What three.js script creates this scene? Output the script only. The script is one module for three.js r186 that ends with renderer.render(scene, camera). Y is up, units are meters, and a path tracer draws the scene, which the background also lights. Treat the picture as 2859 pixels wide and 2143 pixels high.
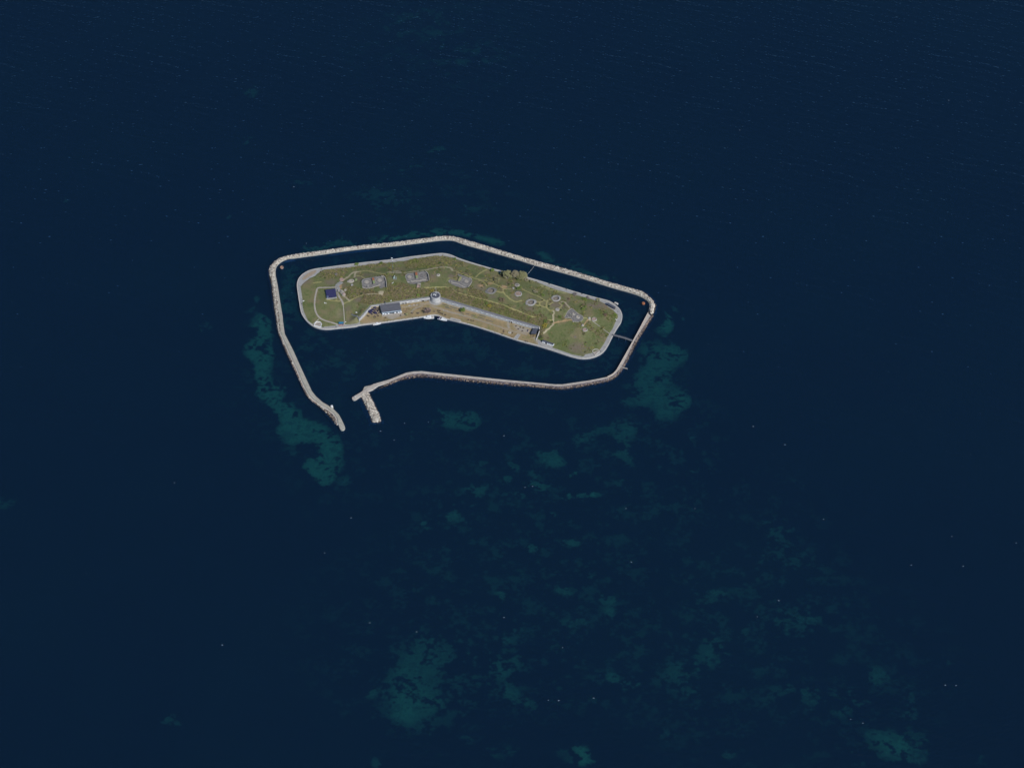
import * as THREE from 'three';
import { Sky } from 'three/addons/objects/Sky.js';
import { mergeGeometries } from 'three/addons/utils/BufferGeometryUtils.js';
import { RoundedBoxGeometry } from 'three/addons/geometries/RoundedBoxGeometry.js';

// ---------------------------------------------------------------- camera, sky, sun, exposure
const scene = new THREE.Scene();
const FPX = 5780, DIST = 2600, DOWN = 47.3 * Math.PI / 180, W0 = 2859, H0 = 2143;   // focal length in photo pixels, slant distance, depression
const camera = new THREE.PerspectiveCamera(2 * Math.atan(H0 / 2 / FPX) * 180 / Math.PI, 1024 / 767, 10, 30000);
camera.position.set(0, DIST * Math.sin(DOWN), DIST * Math.cos(DOWN));
camera.lookAt(0, 0, 0);
camera.updateMatrixWorld();

const SUN = new THREE.Vector3(0.6, 0, 0.8).normalize().multiplyScalar(Math.cos(0.72)); SUN.y = Math.sin(0.72);
const sky = new Sky();
sky.name = 'sky'; sky.userData.kind = 'structure';
sky.scale.setScalar(20000);
sky.material.uniforms.sunPosition.value.copy(SUN);
sky.material.uniforms.turbidity.value = 3;
sky.material.uniforms.rayleigh.value = 1.2;
sky.material.uniforms.mieCoefficient.value = 0.004;
sky.material.uniforms.cloudCoverage.value = 0;
scene.add(sky);
scene.environmentIntensity = 0.13;

const sun = new THREE.DirectionalLight(new THREE.Color(1, 0.95, 0.87), 3.9);
sun.name = 'sun';
sun.position.copy(SUN).multiplyScalar(900); sun.target.position.set(0, 0, 0);
sun.castShadow = true;
Object.assign(sun.shadow.camera, { left: -450, right: 450, top: 450, bottom: -450, near: 100, far: 2000 });
sun.shadow.mapSize.set(4096, 4096);
scene.add(sun, sun.target);

const renderer = new THREE.WebGLRenderer({ antialias: true });
renderer.toneMapping = THREE.LinearToneMapping;
renderer.toneMappingExposure = 0.92;
renderer.shadowMap.enabled = true;

// ---------------------------------------------------------------- helpers
let seed = 12345;
const rnd = () => { seed |= 0; seed = seed + 0x6D2B79F5 | 0; let t = Math.imul(seed ^ seed >>> 15, 1 | seed); t = t + Math.imul(t ^ t >>> 7, 61 | t) ^ t; return ((t ^ t >>> 14) >>> 0) / 4294967296; };
const rr = (a, b) => a + (b - a) * rnd();
const clamp = (v, a = 0, b = 1) => v < a ? a : v > b ? b : v;
const sstep = (a, b, v) => { const t = clamp((v - a) / (b - a)); return t * t * (3 - 2 * t); };
const mix = (a, b, t) => a + (b - a) * t;
const mix3 = (a, b, t) => [a[0] + (b[0] - a[0]) * t, a[1] + (b[1] - a[1]) * t, a[2] + (b[2] - a[2]) * t];
const srgb = (r, g, b) => new THREE.Color().setRGB(r / 255, g / 255, b / 255, THREE.SRGBColorSpace);
const lin = (r, g, b) => { const c = srgb(r, g, b); return [c.r, c.g, c.b]; };
const enc = new Uint8Array(4097);
for (let i = 0; i <= 4096; i++) { const l = i / 4096; enc[i] = Math.round(255 * (l <= 0.0031308 ? 12.92 * l : 1.055 * Math.pow(l, 1 / 2.4) - 0.055)); }
const toS = l => enc[Math.round(clamp(l) * 4096)];
// tileable value noise from one table
const NT = 256, NTAB = new Float32Array(NT * NT); for (let i = 0; i < NT * NT; i++) NTAB[i] = rnd();
function vn(x, y) {
  const xf = Math.floor(x), yf = Math.floor(y); let u = x - xf, v = y - yf; u = u * u * (3 - 2 * u); v = v * v * (3 - 2 * v);
  const x0 = xf & 255, x1 = xf + 1 & 255, y0 = (yf & 255) << 8, y1 = (yf + 1 & 255) << 8;
  const a = NTAB[y0 + x0], b = NTAB[y0 + x1], c = NTAB[y1 + x0], d = NTAB[y1 + x1];
  return a + (b - a) * u + (c - a) * v + (a - b - c + d) * u * v;
}
const fbm = (x, y) => vn(x, y) * .5 + vn(x * 2.03 + 17, y * 2.03 + 5) * .27 + vn(x * 4.1 + 41, y * 4.1 + 77) * .15 + vn(x * 8.3 + 3, y * 8.3 + 9) * .08;

// a photo pixel to a point at height h: a direction from the lens, cut with the level it stands on
const FWD = new THREE.Vector3(), RIGHT = new THREE.Vector3(), UPV = new THREE.Vector3();
camera.getWorldDirection(FWD); RIGHT.setFromMatrixColumn(camera.matrixWorld, 0); UPV.setFromMatrixColumn(camera.matrixWorld, 1);
function P(px, py, h = 0) {
  const a = px - W0 / 2, b = -(py - H0 / 2), C = camera.position;
  const dx = FWD.x * FPX + RIGHT.x * a + UPV.x * b, dy = FWD.y * FPX + RIGHT.y * a + UPV.y * b, dz = FWD.z * FPX + RIGHT.z * a + UPV.z * b;
  const t = (h - C.y) / dy;
  return [C.x + dx * t, C.z + dz * t];
}
// enlarged views of the photograph in which positions were read: origin and scale
const view = (ox, oy, s) => list => list.map(([x, y]) => [ox + x / s, oy + y / s]);
const vA = view(740, 640, 6.142), vB = view(1080, 640, 6.142), vC = view(1400, 660, 4.807), vD = view(740, 850, 6.142), vE = view(1000, 760, 7.37),
  vF = view(1240, 780, 7.37), vG = view(1480, 800, 7.37), vH = view(900, 1000, 6.144), vI = view(1400, 880, 4.809), vJ = view(820, 700, 7.37),
  s1 = view(640, 780, 2.675), s2 = view(1540, 820, 2.858), s3 = view(1100, 1080, 3.453), s4 = view(900, 1540, 2.458), s5 = view(1700, 1350, 1.9085);
const PW = (list, h) => list.map(([x, y]) => P(x, y, h));

// naming
const taken = new Map();
const numbered = name => { const n = taken.get(name) || 0; taken.set(name, n + 1); return n ? `${name}_${String(n).padStart(3, '0')}` : name; };
function thing(name, label, category, base = [0, 0, 0], group) {
  const g = new THREE.Group(); g.name = numbered(name); g.position.set(...base);
  g.userData = { label, category }; if (group) g.userData.group = group;
  scene.add(g); return g;
}
function rootBase(o) { const v = new THREE.Vector3(); while (o && o !== scene) { v.add(o.position); o = o.parent; } return v; }
const shade = m => { m.castShadow = m.receiveShadow = true; return m; };
function part(name, geo, mat, parent) { const m = shade(new THREE.Mesh(Array.isArray(geo) ? merge(geo) : geo, mat)); m.name = name; parent.add(m); return m; }      // shape given about its parent
function partW(name, geo, mat, parent) { const g = Array.isArray(geo) ? merge(geo) : geo; const b = rootBase(parent); g.translate(-b.x, -b.y, -b.z); return part(name, g, mat, parent); }  // shape given in the world
function struct(name, geo, mat) { const m = shade(new THREE.Mesh(geo, mat)); m.name = name; m.userData.kind = 'structure'; scene.add(m); return m; }
function copyOf(o, [x, y, z], turn = 0, label) {
  const c = o.clone(); c.name = numbered(o.name.replace(/_\d{3}$/, '')); c.userData = { ...o.userData }; if (label) c.userData.label = label;
  c.position.set(x, y, z); c.rotation.y = turn; scene.add(c); return c;
}
// geometry
function boxUV(g0) {
  const g = g0.index ? g0.toNonIndexed() : g0; if (!g.attributes.normal) g.computeVertexNormals();
  const p = g.attributes.position, uv = new Float32Array(p.count * 2), a = new THREE.Vector3(), b = new THREE.Vector3(), c = new THREE.Vector3();
  for (let i = 0; i < p.count; i += 3) {
    a.fromBufferAttribute(p, i); b.fromBufferAttribute(p, i + 1).sub(a); c.fromBufferAttribute(p, i + 2).sub(a); b.cross(c);
    const x = Math.abs(b.x), y = Math.abs(b.y), z = Math.abs(b.z);
    for (let k = i; k < i + 3; k++) { uv[k * 2] = y >= x && y >= z || z >= x ? p.getX(k) : p.getZ(k); uv[k * 2 + 1] = y >= x && y >= z ? -p.getZ(k) : p.getY(k); }
  }
  g.setAttribute('uv', new THREE.BufferAttribute(uv, 2)); return g;
}
function merge(list) { return list.length === 1 ? list[0] : mergeGeometries(list.map(g => { const n = g.index ? g.toNonIndexed() : g; for (const k of Object.keys(n.attributes)) if (!['position', 'normal', 'uv'].includes(k)) n.deleteAttribute(k); return n; })); }
const box = (w, h, d, x = 0, y = 0, z = 0, ry = 0, rx = 0, rz = 0) => { const g = new THREE.BoxGeometry(w, h, d); if (rx) g.rotateX(rx); if (rz) g.rotateZ(rz); if (ry) g.rotateY(ry); return boxUV(g.translate(x, y, z)); };
const rbox = (w, h, d, r, x = 0, y = 0, z = 0, ry = 0) => { const g = new RoundedBoxGeometry(w, h, d, 2, r); if (ry) g.rotateY(ry); return boxUV(g.translate(x, y, z)); };
const cyl = (r0, r1, h, x = 0, y = 0, z = 0, n = 12) => boxUV(new THREE.CylinderGeometry(r0, r1, h, n).translate(x, y, z));
function rod(a, b, r, r2 = r, n = 6) { const A = new THREE.Vector3(...a), B = new THREE.Vector3(...b), d = B.clone().sub(A), g = new THREE.CylinderGeometry(r2, r, d.length(), n); g.applyQuaternion(new THREE.Quaternion().setFromUnitVectors(new THREE.Vector3(0, 1, 0), d.normalize())); return boxUV(g.translate((a[0] + b[0]) / 2, (a[1] + b[1]) / 2, (a[2] + b[2]) / 2)); }
function poly(pts, top, depth, bevel = 0) {   // pts [x,z]; a slab with its upper face at top
  const s = new THREE.Shape(pts.map(([x, z]) => new THREE.Vector2(x, -z)));
  const g = new THREE.ExtrudeGeometry(s, { depth: depth - 2 * bevel, bevelEnabled: bevel > 0, bevelThickness: bevel, bevelSize: bevel, bevelOffset: -bevel, bevelSegments: 1 });
  return boxUV(g.rotateX(-Math.PI / 2).translate(0, top - depth + bevel, 0));
}
function sheet(pts, y) { const g = new THREE.ShapeGeometry(new THREE.Shape(pts.map(([x, z]) => new THREE.Vector2(x, -z)))); return boxUV(g.rotateX(-Math.PI / 2).translate(0, y, 0)); }
function lathe(profile, x, y, z, n = 40) { const g = new THREE.LatheGeometry(profile.map(([a, b]) => new THREE.Vector2(Math.max(a, 1e-3), b)), n); g.translate(x, y, z); return boxUV(flat(g)); }
function flat(g) { const n = g.index ? g.toNonIndexed() : g; n.computeVertexNormals(); return n; }
const lenOf = l => { let s = 0; for (let i = 1; i < l.length; i++) s += Math.hypot(l[i][0] - l[i - 1][0], l[i][1] - l[i - 1][1]); return s; };
function resample(l, n) {
  const cum = [0]; for (let i = 1; i < l.length; i++) cum.push(cum[i - 1] + Math.hypot(l[i][0] - l[i - 1][0], l[i][1] - l[i - 1][1]));
  const out = []; let k = 1; for (let i = 0; i < n; i++) { const t = cum[cum.length - 1] * i / (n - 1); while (k < l.length - 1 && cum[k] < t) k++; const f = (t - cum[k - 1]) / ((cum[k] - cum[k - 1]) || 1); out.push([mix(l[k - 1][0], l[k][0], f), mix(l[k - 1][1], l[k][1], f)]); }
  return out;
}
function smoothLine(l, step = 1.5, closed = false) { const c = new THREE.CatmullRomCurve3(l.map(([x, z]) => new THREE.Vector3(x, 0, z)), closed, 'centripetal'); return c.getSpacedPoints(Math.max(4, Math.round(c.getLength() / step))).map(p => [p.x, p.z]); }
function offset(l, d, closed = false) {
  return l.map((p, i) => { const a = l[closed ? (i + l.length - 1) % l.length : Math.max(0, i - 1)], b = l[closed ? (i + 1) % l.length : Math.min(l.length - 1, i + 1)]; const x = b[0] - a[0], z = b[1] - a[1], n = Math.hypot(x, z) || 1; return [p[0] - z / n * d, p[1] + x / n * d]; });
}
// a wall that follows a line: section [across, height] swept along it
function sweep(l, section, y = 0, closed = false) {
  const n = l.length, m = section.length, pos = [], offs = section.map(([o]) => offset(l, o, closed)), yy = typeof y === 'function' ? y : () => y;
  const v = (i, j) => { i = closed ? i % n : i; return [offs[j][i][0], section[j][1] + yy(i), offs[j][i][1]]; };
  const tri = (a, b, c) => pos.push(...a, ...b, ...c);
  for (let i = 0; i < (closed ? n : n - 1); i++) for (let j = 0; j < m; j++) { const k = (j + 1) % m; const a = v(i, j), b = v(i + 1, j), c = v(i + 1, k), d = v(i, k); tri(a, b, c); tri(a, c, d); }
  if (!closed) for (const i of [0, n - 1]) for (let j = 1; j < m - 1; j++) i ? tri(v(i, 0), v(i, j), v(i, j + 1)) : tri(v(i, 0), v(i, j + 1), v(i, j));
  const g = new THREE.BufferGeometry(); g.setAttribute('position', new THREE.Float32BufferAttribute(pos, 3)); g.computeVertexNormals(); return boxUV(g);
}
// textures and materials
function noiseTex(size, metres, fn) {   // fn(u,v in metres) -> linear colour
  const d = new Uint8Array(size * size * 4);
  for (let j = 0; j < size; j++) for (let i = 0; i < size; i++) { const c = fn(i / size, j / size), k = (j * size + i) * 4; d[k] = toS(c[0]); d[k + 1] = toS(c[1]); d[k + 2] = toS(c[2]); d[k + 3] = 255; }
  const t = new THREE.DataTexture(d, size, size); t.colorSpace = THREE.SRGBColorSpace; t.magFilter = THREE.LinearFilter; t.wrapS = t.wrapT = THREE.RepeatWrapping; t.repeat.set(1 / metres, 1 / metres); t.needsUpdate = true; return t;
}
const tn = (u, v, f) => vn(u * f, v * f);   // repeats over the tile when f divides 256: the table is 256 wide
const tileNoise = (u, v, f) => { const w = x => x; const a = (x, y) => NTAB[((y % f + f) % f & 255) * 256 + ((x % f + f) % f & 255)]; const X = u * f, Y = v * f, x0 = Math.floor(X), y0 = Math.floor(Y); let p = X - x0, q = Y - y0; p = p * p * (3 - 2 * p); q = q * q * (3 - 2 * q); return mix(mix(a(x0, y0), a(x0 + 1, y0), p), mix(a(x0, y0 + 1), a(x0 + 1, y0 + 1), p), q); };
const tf = (u, v, f) => tileNoise(u, v, f) * .5 + tileNoise(u, v, f * 2) * .28 + tileNoise(u, v, f * 4) * .22;
const surfaceTex = (c0, c1, stain, metres, size = 512) => noiseTex(size, metres, (u, v) => {
  const a = tf(u, v, 5), b = tf(u + .37, v + .11, 24), s = sstep(.56, .72, tf(u + .5, v + .2, 8)); let c = mix3(c0, c1, clamp(a * .9 + (b - .5) * .9)); c = mix3(c, stain, s * .6); const k = .9 + .2 * tileNoise(u, v, 128); return [c[0] * k, c[1] * k, c[2] * k];
});
const std = (o) => new THREE.MeshStandardMaterial({ roughness: .9, ...o });
const M = {};
M.quay = std({ map: surfaceTex(lin(150, 147, 142), lin(172, 169, 163), lin(128, 124, 118), 22) });
M.cap = std({ map: surfaceTex(lin(186, 180, 170), lin(205, 199, 188), lin(160, 152, 140), 9) });
M.mole = std({ map: surfaceTex(lin(172, 162, 150), lin(198, 188, 174), lin(140, 130, 118), 14) });
M.moleGrey = std({ map: surfaceTex(lin(160, 155, 140), lin(186, 180, 166), lin(128, 124, 108), 14) });
M.fort = std({ map: surfaceTex(lin(168, 166, 164), lin(194, 191, 187), lin(142, 141, 140), 12) });
M.bunker = std({ map: surfaceTex(lin(106, 103, 100), lin(144, 139, 133), lin(80, 78, 74), 9) });
M.earth = std({ map: surfaceTex(lin(112, 104, 94), lin(138, 128, 116), lin(92, 84, 74), 5, 256) });
M.bunkerMid = std({ map: surfaceTex(lin(140, 136, 132), lin(172, 167, 160), lin(112, 108, 102), 8) });
M.bunkerLight = std({ map: surfaceTex(lin(150, 143, 133), lin(184, 176, 162), lin(112, 106, 96), 7) });
M.coping = std({ map: surfaceTex(lin(104, 103, 108), lin(128, 126, 128), lin(84, 84, 88), 8) });
M.roofGrey = std({ map: surfaceTex(lin(94, 94, 100), lin(106, 106, 111), lin(86, 86, 91), 14), roughness: .75 });
M.slate = std({ map: surfaceTex(lin(72, 75, 86), lin(90, 94, 104), lin(66, 68, 76), 6), roughness: .7 });
M.gravel = std({ map: surfaceTex(lin(160, 150, 138), lin(184, 174, 160), lin(138, 130, 116), 10) });
M.paleWall = std({ color: srgb(206, 205, 200) });
M.blueWall = std({ color: srgb(158, 172, 184), roughness: .6 });
M.white = std({ color: srgb(232, 232, 230), roughness: .35 });
M.whiteMatt = std({ color: srgb(222, 220, 214) });
M.glass = std({ color: srgb(22, 27, 34), roughness: .12 });
M.dark = std({ color: srgb(34, 33, 36) });
M.navy = std({ color: srgb(44, 42, 78), roughness: .85 });
M.charcoal = std({ color: srgb(52, 50, 54) });
M.wood = std({ map: surfaceTex(lin(116, 98, 78), lin(146, 124, 98), lin(92, 80, 66), 3, 256) });
M.woodDark = std({ map: surfaceTex(lin(66, 58, 54), lin(88, 78, 72), lin(54, 48, 46), 3, 256) });
M.steel = std({ color: srgb(128, 132, 134), roughness: .5, metalness: .4 });
M.rust = std({ map: surfaceTex(lin(150, 92, 62), lin(178, 116, 80), lin(110, 66, 48), 4, 256) });
M.rustGrey = std({ map: surfaceTex(lin(150, 120, 104), lin(178, 150, 132), lin(112, 84, 72), 4, 256) });
M.mossGreen = std({ map: surfaceTex(lin(124, 140, 90), lin(150, 160, 112), lin(104, 112, 74), 4, 256) });
M.mossYellow = std({ map: surfaceTex(lin(140, 136, 88), lin(166, 162, 112), lin(110, 116, 74), 4, 256) });
M.turquoise = std({ map: surfaceTex(lin(148, 172, 160), lin(172, 192, 180), lin(120, 136, 128), 4, 256) });
M.brick = std({ map: surfaceTex(lin(158, 132, 122), lin(180, 156, 144), lin(124, 100, 94), 4, 256) });
M.solar = std({ color: srgb(58, 56, 96), roughness: .38 });
M.bark = std({ map: surfaceTex(lin(84, 72, 60), lin(112, 98, 84), lin(60, 52, 44), 2, 256) });
const leafMat = (r, g, b) => { const c = srgb(r, g, b); return new THREE.MeshPhysicalMaterial({ color: c, roughness: .95, transmission: .25, thickness: 0, side: THREE.DoubleSide }); };
M.twig = std({ color: srgb(160, 140, 132) });
M.leafOlive = leafMat(158, 154, 108); M.leafTan = leafMat(162, 152, 122); M.leafGreen = leafMat(112, 130, 56); M.leafBright = leafMat(128, 146, 60); M.leafDark = leafMat(76, 92, 48); M.leafYellow = leafMat(170, 156, 60); M.leafBrown = leafMat(138, 114, 90); M.leafGrey = leafMat(146, 136, 130);

// ---------------------------------------------------------------- outlines of the island
const QH = 1.8;                                   // quay level above the water
const quayPx = [
  ...vA([[545, 960], [552, 900], [575, 840], [620, 785], [680, 740], [760, 700], [860, 675], [1000, 655], [1300, 615], [1700, 565], [2210, 510]]),
  ...vB([[400, 468], [850, 415], [940, 408], [1040, 420], [1110, 440], [1250, 500], [1700, 640], [1950, 705]]),
  ...vC([[350, 545], [700, 650], [1000, 742], [1250, 812], [1420, 855], [1480, 880], [1540, 925], [1590, 975], [1618, 1035], [1622, 1085], [1605, 1150], [1560, 1220], [1500, 1325], [1430, 1462], [1390, 1522], [1330, 1576], [1240, 1616], [1150, 1634], [1060, 1634], [950, 1612], [700, 1530], [500, 1468]]),
  ...vF([[1500, 1243], [1000, 1073], [500, 918], [60, 813]]),
  ...vE([[1580, 876], [1300, 918], [800, 988], [480, 1033], [0, 1090]]),
  ...vJ([[1300, 1545], [900, 1590], [700, 1610], [620, 1608], [500, 1588], [400, 1548], [300, 1480], [200, 1362], [150, 1262], [110, 1050], [80, 850]]),
];
const quayLine = PW(quayPx, QH);
const WALLTOP = 7.4;
const quaySide = [   // where the grass meets the quay path
  ...vG([[150, 1080], [235, 1105], [470, 1200], [462, 1250]]),
  ...vC([[690, 1490], [950, 1580], [1050, 1600], [1110, 1605], [1120, 1580], [1225, 1560], [1310, 1530], [1340, 1490], [1380, 1430], [1440, 1310], [1500, 1220], [1540, 1120], [1565, 1080], [1560, 1050], [1500, 985], [1440, 950], [1380, 895], [1330, 870], [1250, 850], [1100, 810], [900, 755], [700, 700], [500, 620], [350, 570]].map(p => p)),
  ...vB([[1950, 735], [1800, 695], [1700, 660], [1500, 605], [1300, 545], [1150, 490], [1000, 455], [850, 460], [620, 480], [420, 515], [300, 540], [140, 545]]),
  ...vJ([[2210, 215], [1900, 245], [1500, 290], [1250, 330], [1100, 345], [900, 358], [740, 375], [640, 382], [570, 415], [490, 462], [440, 515], [330, 562], [250, 620], [170, 690], [140, 735], [150, 800], [180, 1000], [175, 1100], [200, 1230], [250, 1350], [300, 1440], [370, 1492], [425, 1520], [510, 1440], [572, 1480], [562, 1552], [600, 1560], [870, 1532], [920, 1505], [1060, 1508], [1100, 1512], [1300, 1490], [1345, 1455]]),
];
const wallSide = [   // where the grass meets the coping of the fort walls, west to east
  ...vJ([[1330, 1375], [1575, 1105]]), ...vE([[860, 572], [1490, 482], [1600, 470], [1700, 500], [2210, 652]]), ...vF([[400, 497], [830, 622], [1400, 790], [1985, 962]]),
];
const quaySideW = PW(quaySide, QH + .2), wallSideW = PW(wallSide, WALLTOP + 1);
const lawnPoly = [...quaySideW, ...wallSideW];
const inside = (pts, x, z) => { let r = false; for (let i = 0, j = pts.length - 1; i < pts.length; j = i++) { const [a, b] = pts[i], [c, d] = pts[j]; if (b > z !== d > z && x < (c - a) * (z - b) / (d - b) + a) r = !r; } return r; };
const segD = (l, x, z) => { let m = 1e9; for (let i = 1; i < l.length; i++) { const ax = l[i - 1][0], az = l[i - 1][1], bx = l[i][0] - ax, bz = l[i][1] - az; const t = clamp(((x - ax) * bx + (z - az) * bz) / (bx * bx + bz * bz)); const dx = x - ax - bx * t, dz = z - az - bz * t; const d = dx * dx + dz * dz; if (d < m) m = d; } return Math.sqrt(m); };

// height field of the fort mound
const X0 = -290, X1 = 160, Z0 = 30 - 200, Z1 = 110, CELL = .8;
const bx = quayLine.map(p => p[0]), bz = quayLine.map(p => p[1]);
const GX0 = Math.min(...bx) - 2, GX1 = Math.max(...bx) + 2, GZ0 = Math.min(...bz) - 2, GZ1 = Math.max(...bz) + 2;
const NX = Math.ceil((GX1 - GX0) / CELL) + 1, NZ = Math.ceil((GZ1 - GZ0) / CELL) + 1;
const HF = new Float32Array(NX * NZ);
const westX = P(1000, 800, 6)[0], midX = P(1090, 800, 6)[0], eastX = P(1530, 870, 6)[0], farEX = P(1690, 900, 4)[0];
const quayClosed = [...quaySideW];
for (let j = 0; j < NZ; j++) for (let i = 0; i < NX; i++) {
  const x = GX0 + i * CELL, z = GZ0 + j * CELL, inn = inside(lawnPoly, x, z), dq = segD(quayClosed, x, z), dw = segD(wallSideW, x, z);
  let h;
  if (inn) {
    const wgt = mix(.16, 1, sstep(westX - 45, midX - 5, x)) * mix(1, .38, sstep(eastX - 20, farEX, x));
    const n = (fbm(x * .06 + 40, z * .06 + 40) - .5) * 1.3 * sstep(2, 14, Math.min(dq, dw));
    const hq = QH + .08 + .35 * sstep(0, 2, dq) + (8.4 * sstep(0, 44, dq) + .5 * sstep(0, 10, dq)) * wgt + n * .6;
    const hw = WALLTOP + .75 + .2 * dw;
    h = Math.min(hq, hw);
    if (dw < 14) h = mix(h, mix(WALLTOP + .7, h, sstep(0, 14, dw)), sstep(0, 5, dq)); if (dw < 3 && h > WALLTOP + .75) h = mix(WALLTOP + .72, h, dw / 3);
  } else if (dw < dq) h = mix(WALLTOP + .7, .6, sstep(.2, 1.6, dw)); else h = mix(QH + .08, QH - .5, clamp(dq / 1.2));
  HF[j * NX + i] = h;
}
function gh(x, z) { const a = clamp((x - GX0) / CELL, 0, NX - 1.001), b = clamp((z - GZ0) / CELL, 0, NZ - 1.001), i = a | 0, j = b | 0, u = a - i, v = b - j, k = j * NX + i; const h = u + v < 1 ? HF[k] + (HF[k + 1] - HF[k]) * u + (HF[k + NX] - HF[k]) * v : HF[k + NX + 1] + (HF[k + NX] - HF[k + NX + 1]) * (1 - u) + (HF[k + 1] - HF[k + NX + 1]) * (1 - v); return h; }
function G(px, py) { let h = 5; let p; for (let k = 0; k < 8; k++) { p = P(px, py, h); h = mix(h, Math.max(gh(p[0], p[1]), 1.6), .8); } return [p[0], gh(p[0], p[1]), p[1]]; }   // where the sight line meets the mound
const GL = list => list.map(([x, y]) => { const g = G(x, y); return [g[0], g[2]]; });
const beds = [];
function level(pts, h, blend) {   // cut a level bed into the mound
  beds.push(pts);
  const xs = pts.map(p => p[0]), zs = pts.map(p => p[1]), cl = [...pts, pts[0]];
  const i0 = Math.max(0, Math.floor((Math.min(...xs) - blend - GX0) / CELL)), i1 = Math.min(NX - 1, Math.ceil((Math.max(...xs) + blend - GX0) / CELL)), j0 = Math.max(0, Math.floor((Math.min(...zs) - blend - GZ0) / CELL)), j1 = Math.min(NZ - 1, Math.ceil((Math.max(...zs) + blend - GZ0) / CELL));
  for (let j = j0; j <= j1; j++) for (let i = i0; i <= i1; i++) { const x = GX0 + i * CELL, z = GZ0 + j * CELL, k = j * NX + i; const w = inside(pts, x, z) ? 1 : 1 - sstep(.3, blend, segD(cl, x, z)); if (w > 0) HF[k] = mix(HF[k], h, w); }
}
const ring = (x, z, r, n = 24) => Array.from({ length: n }, (_, i) => [x + r * Math.cos(i / n * 2 * Math.PI), z + r * Math.sin(i / n * 2 * Math.PI)]);

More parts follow.
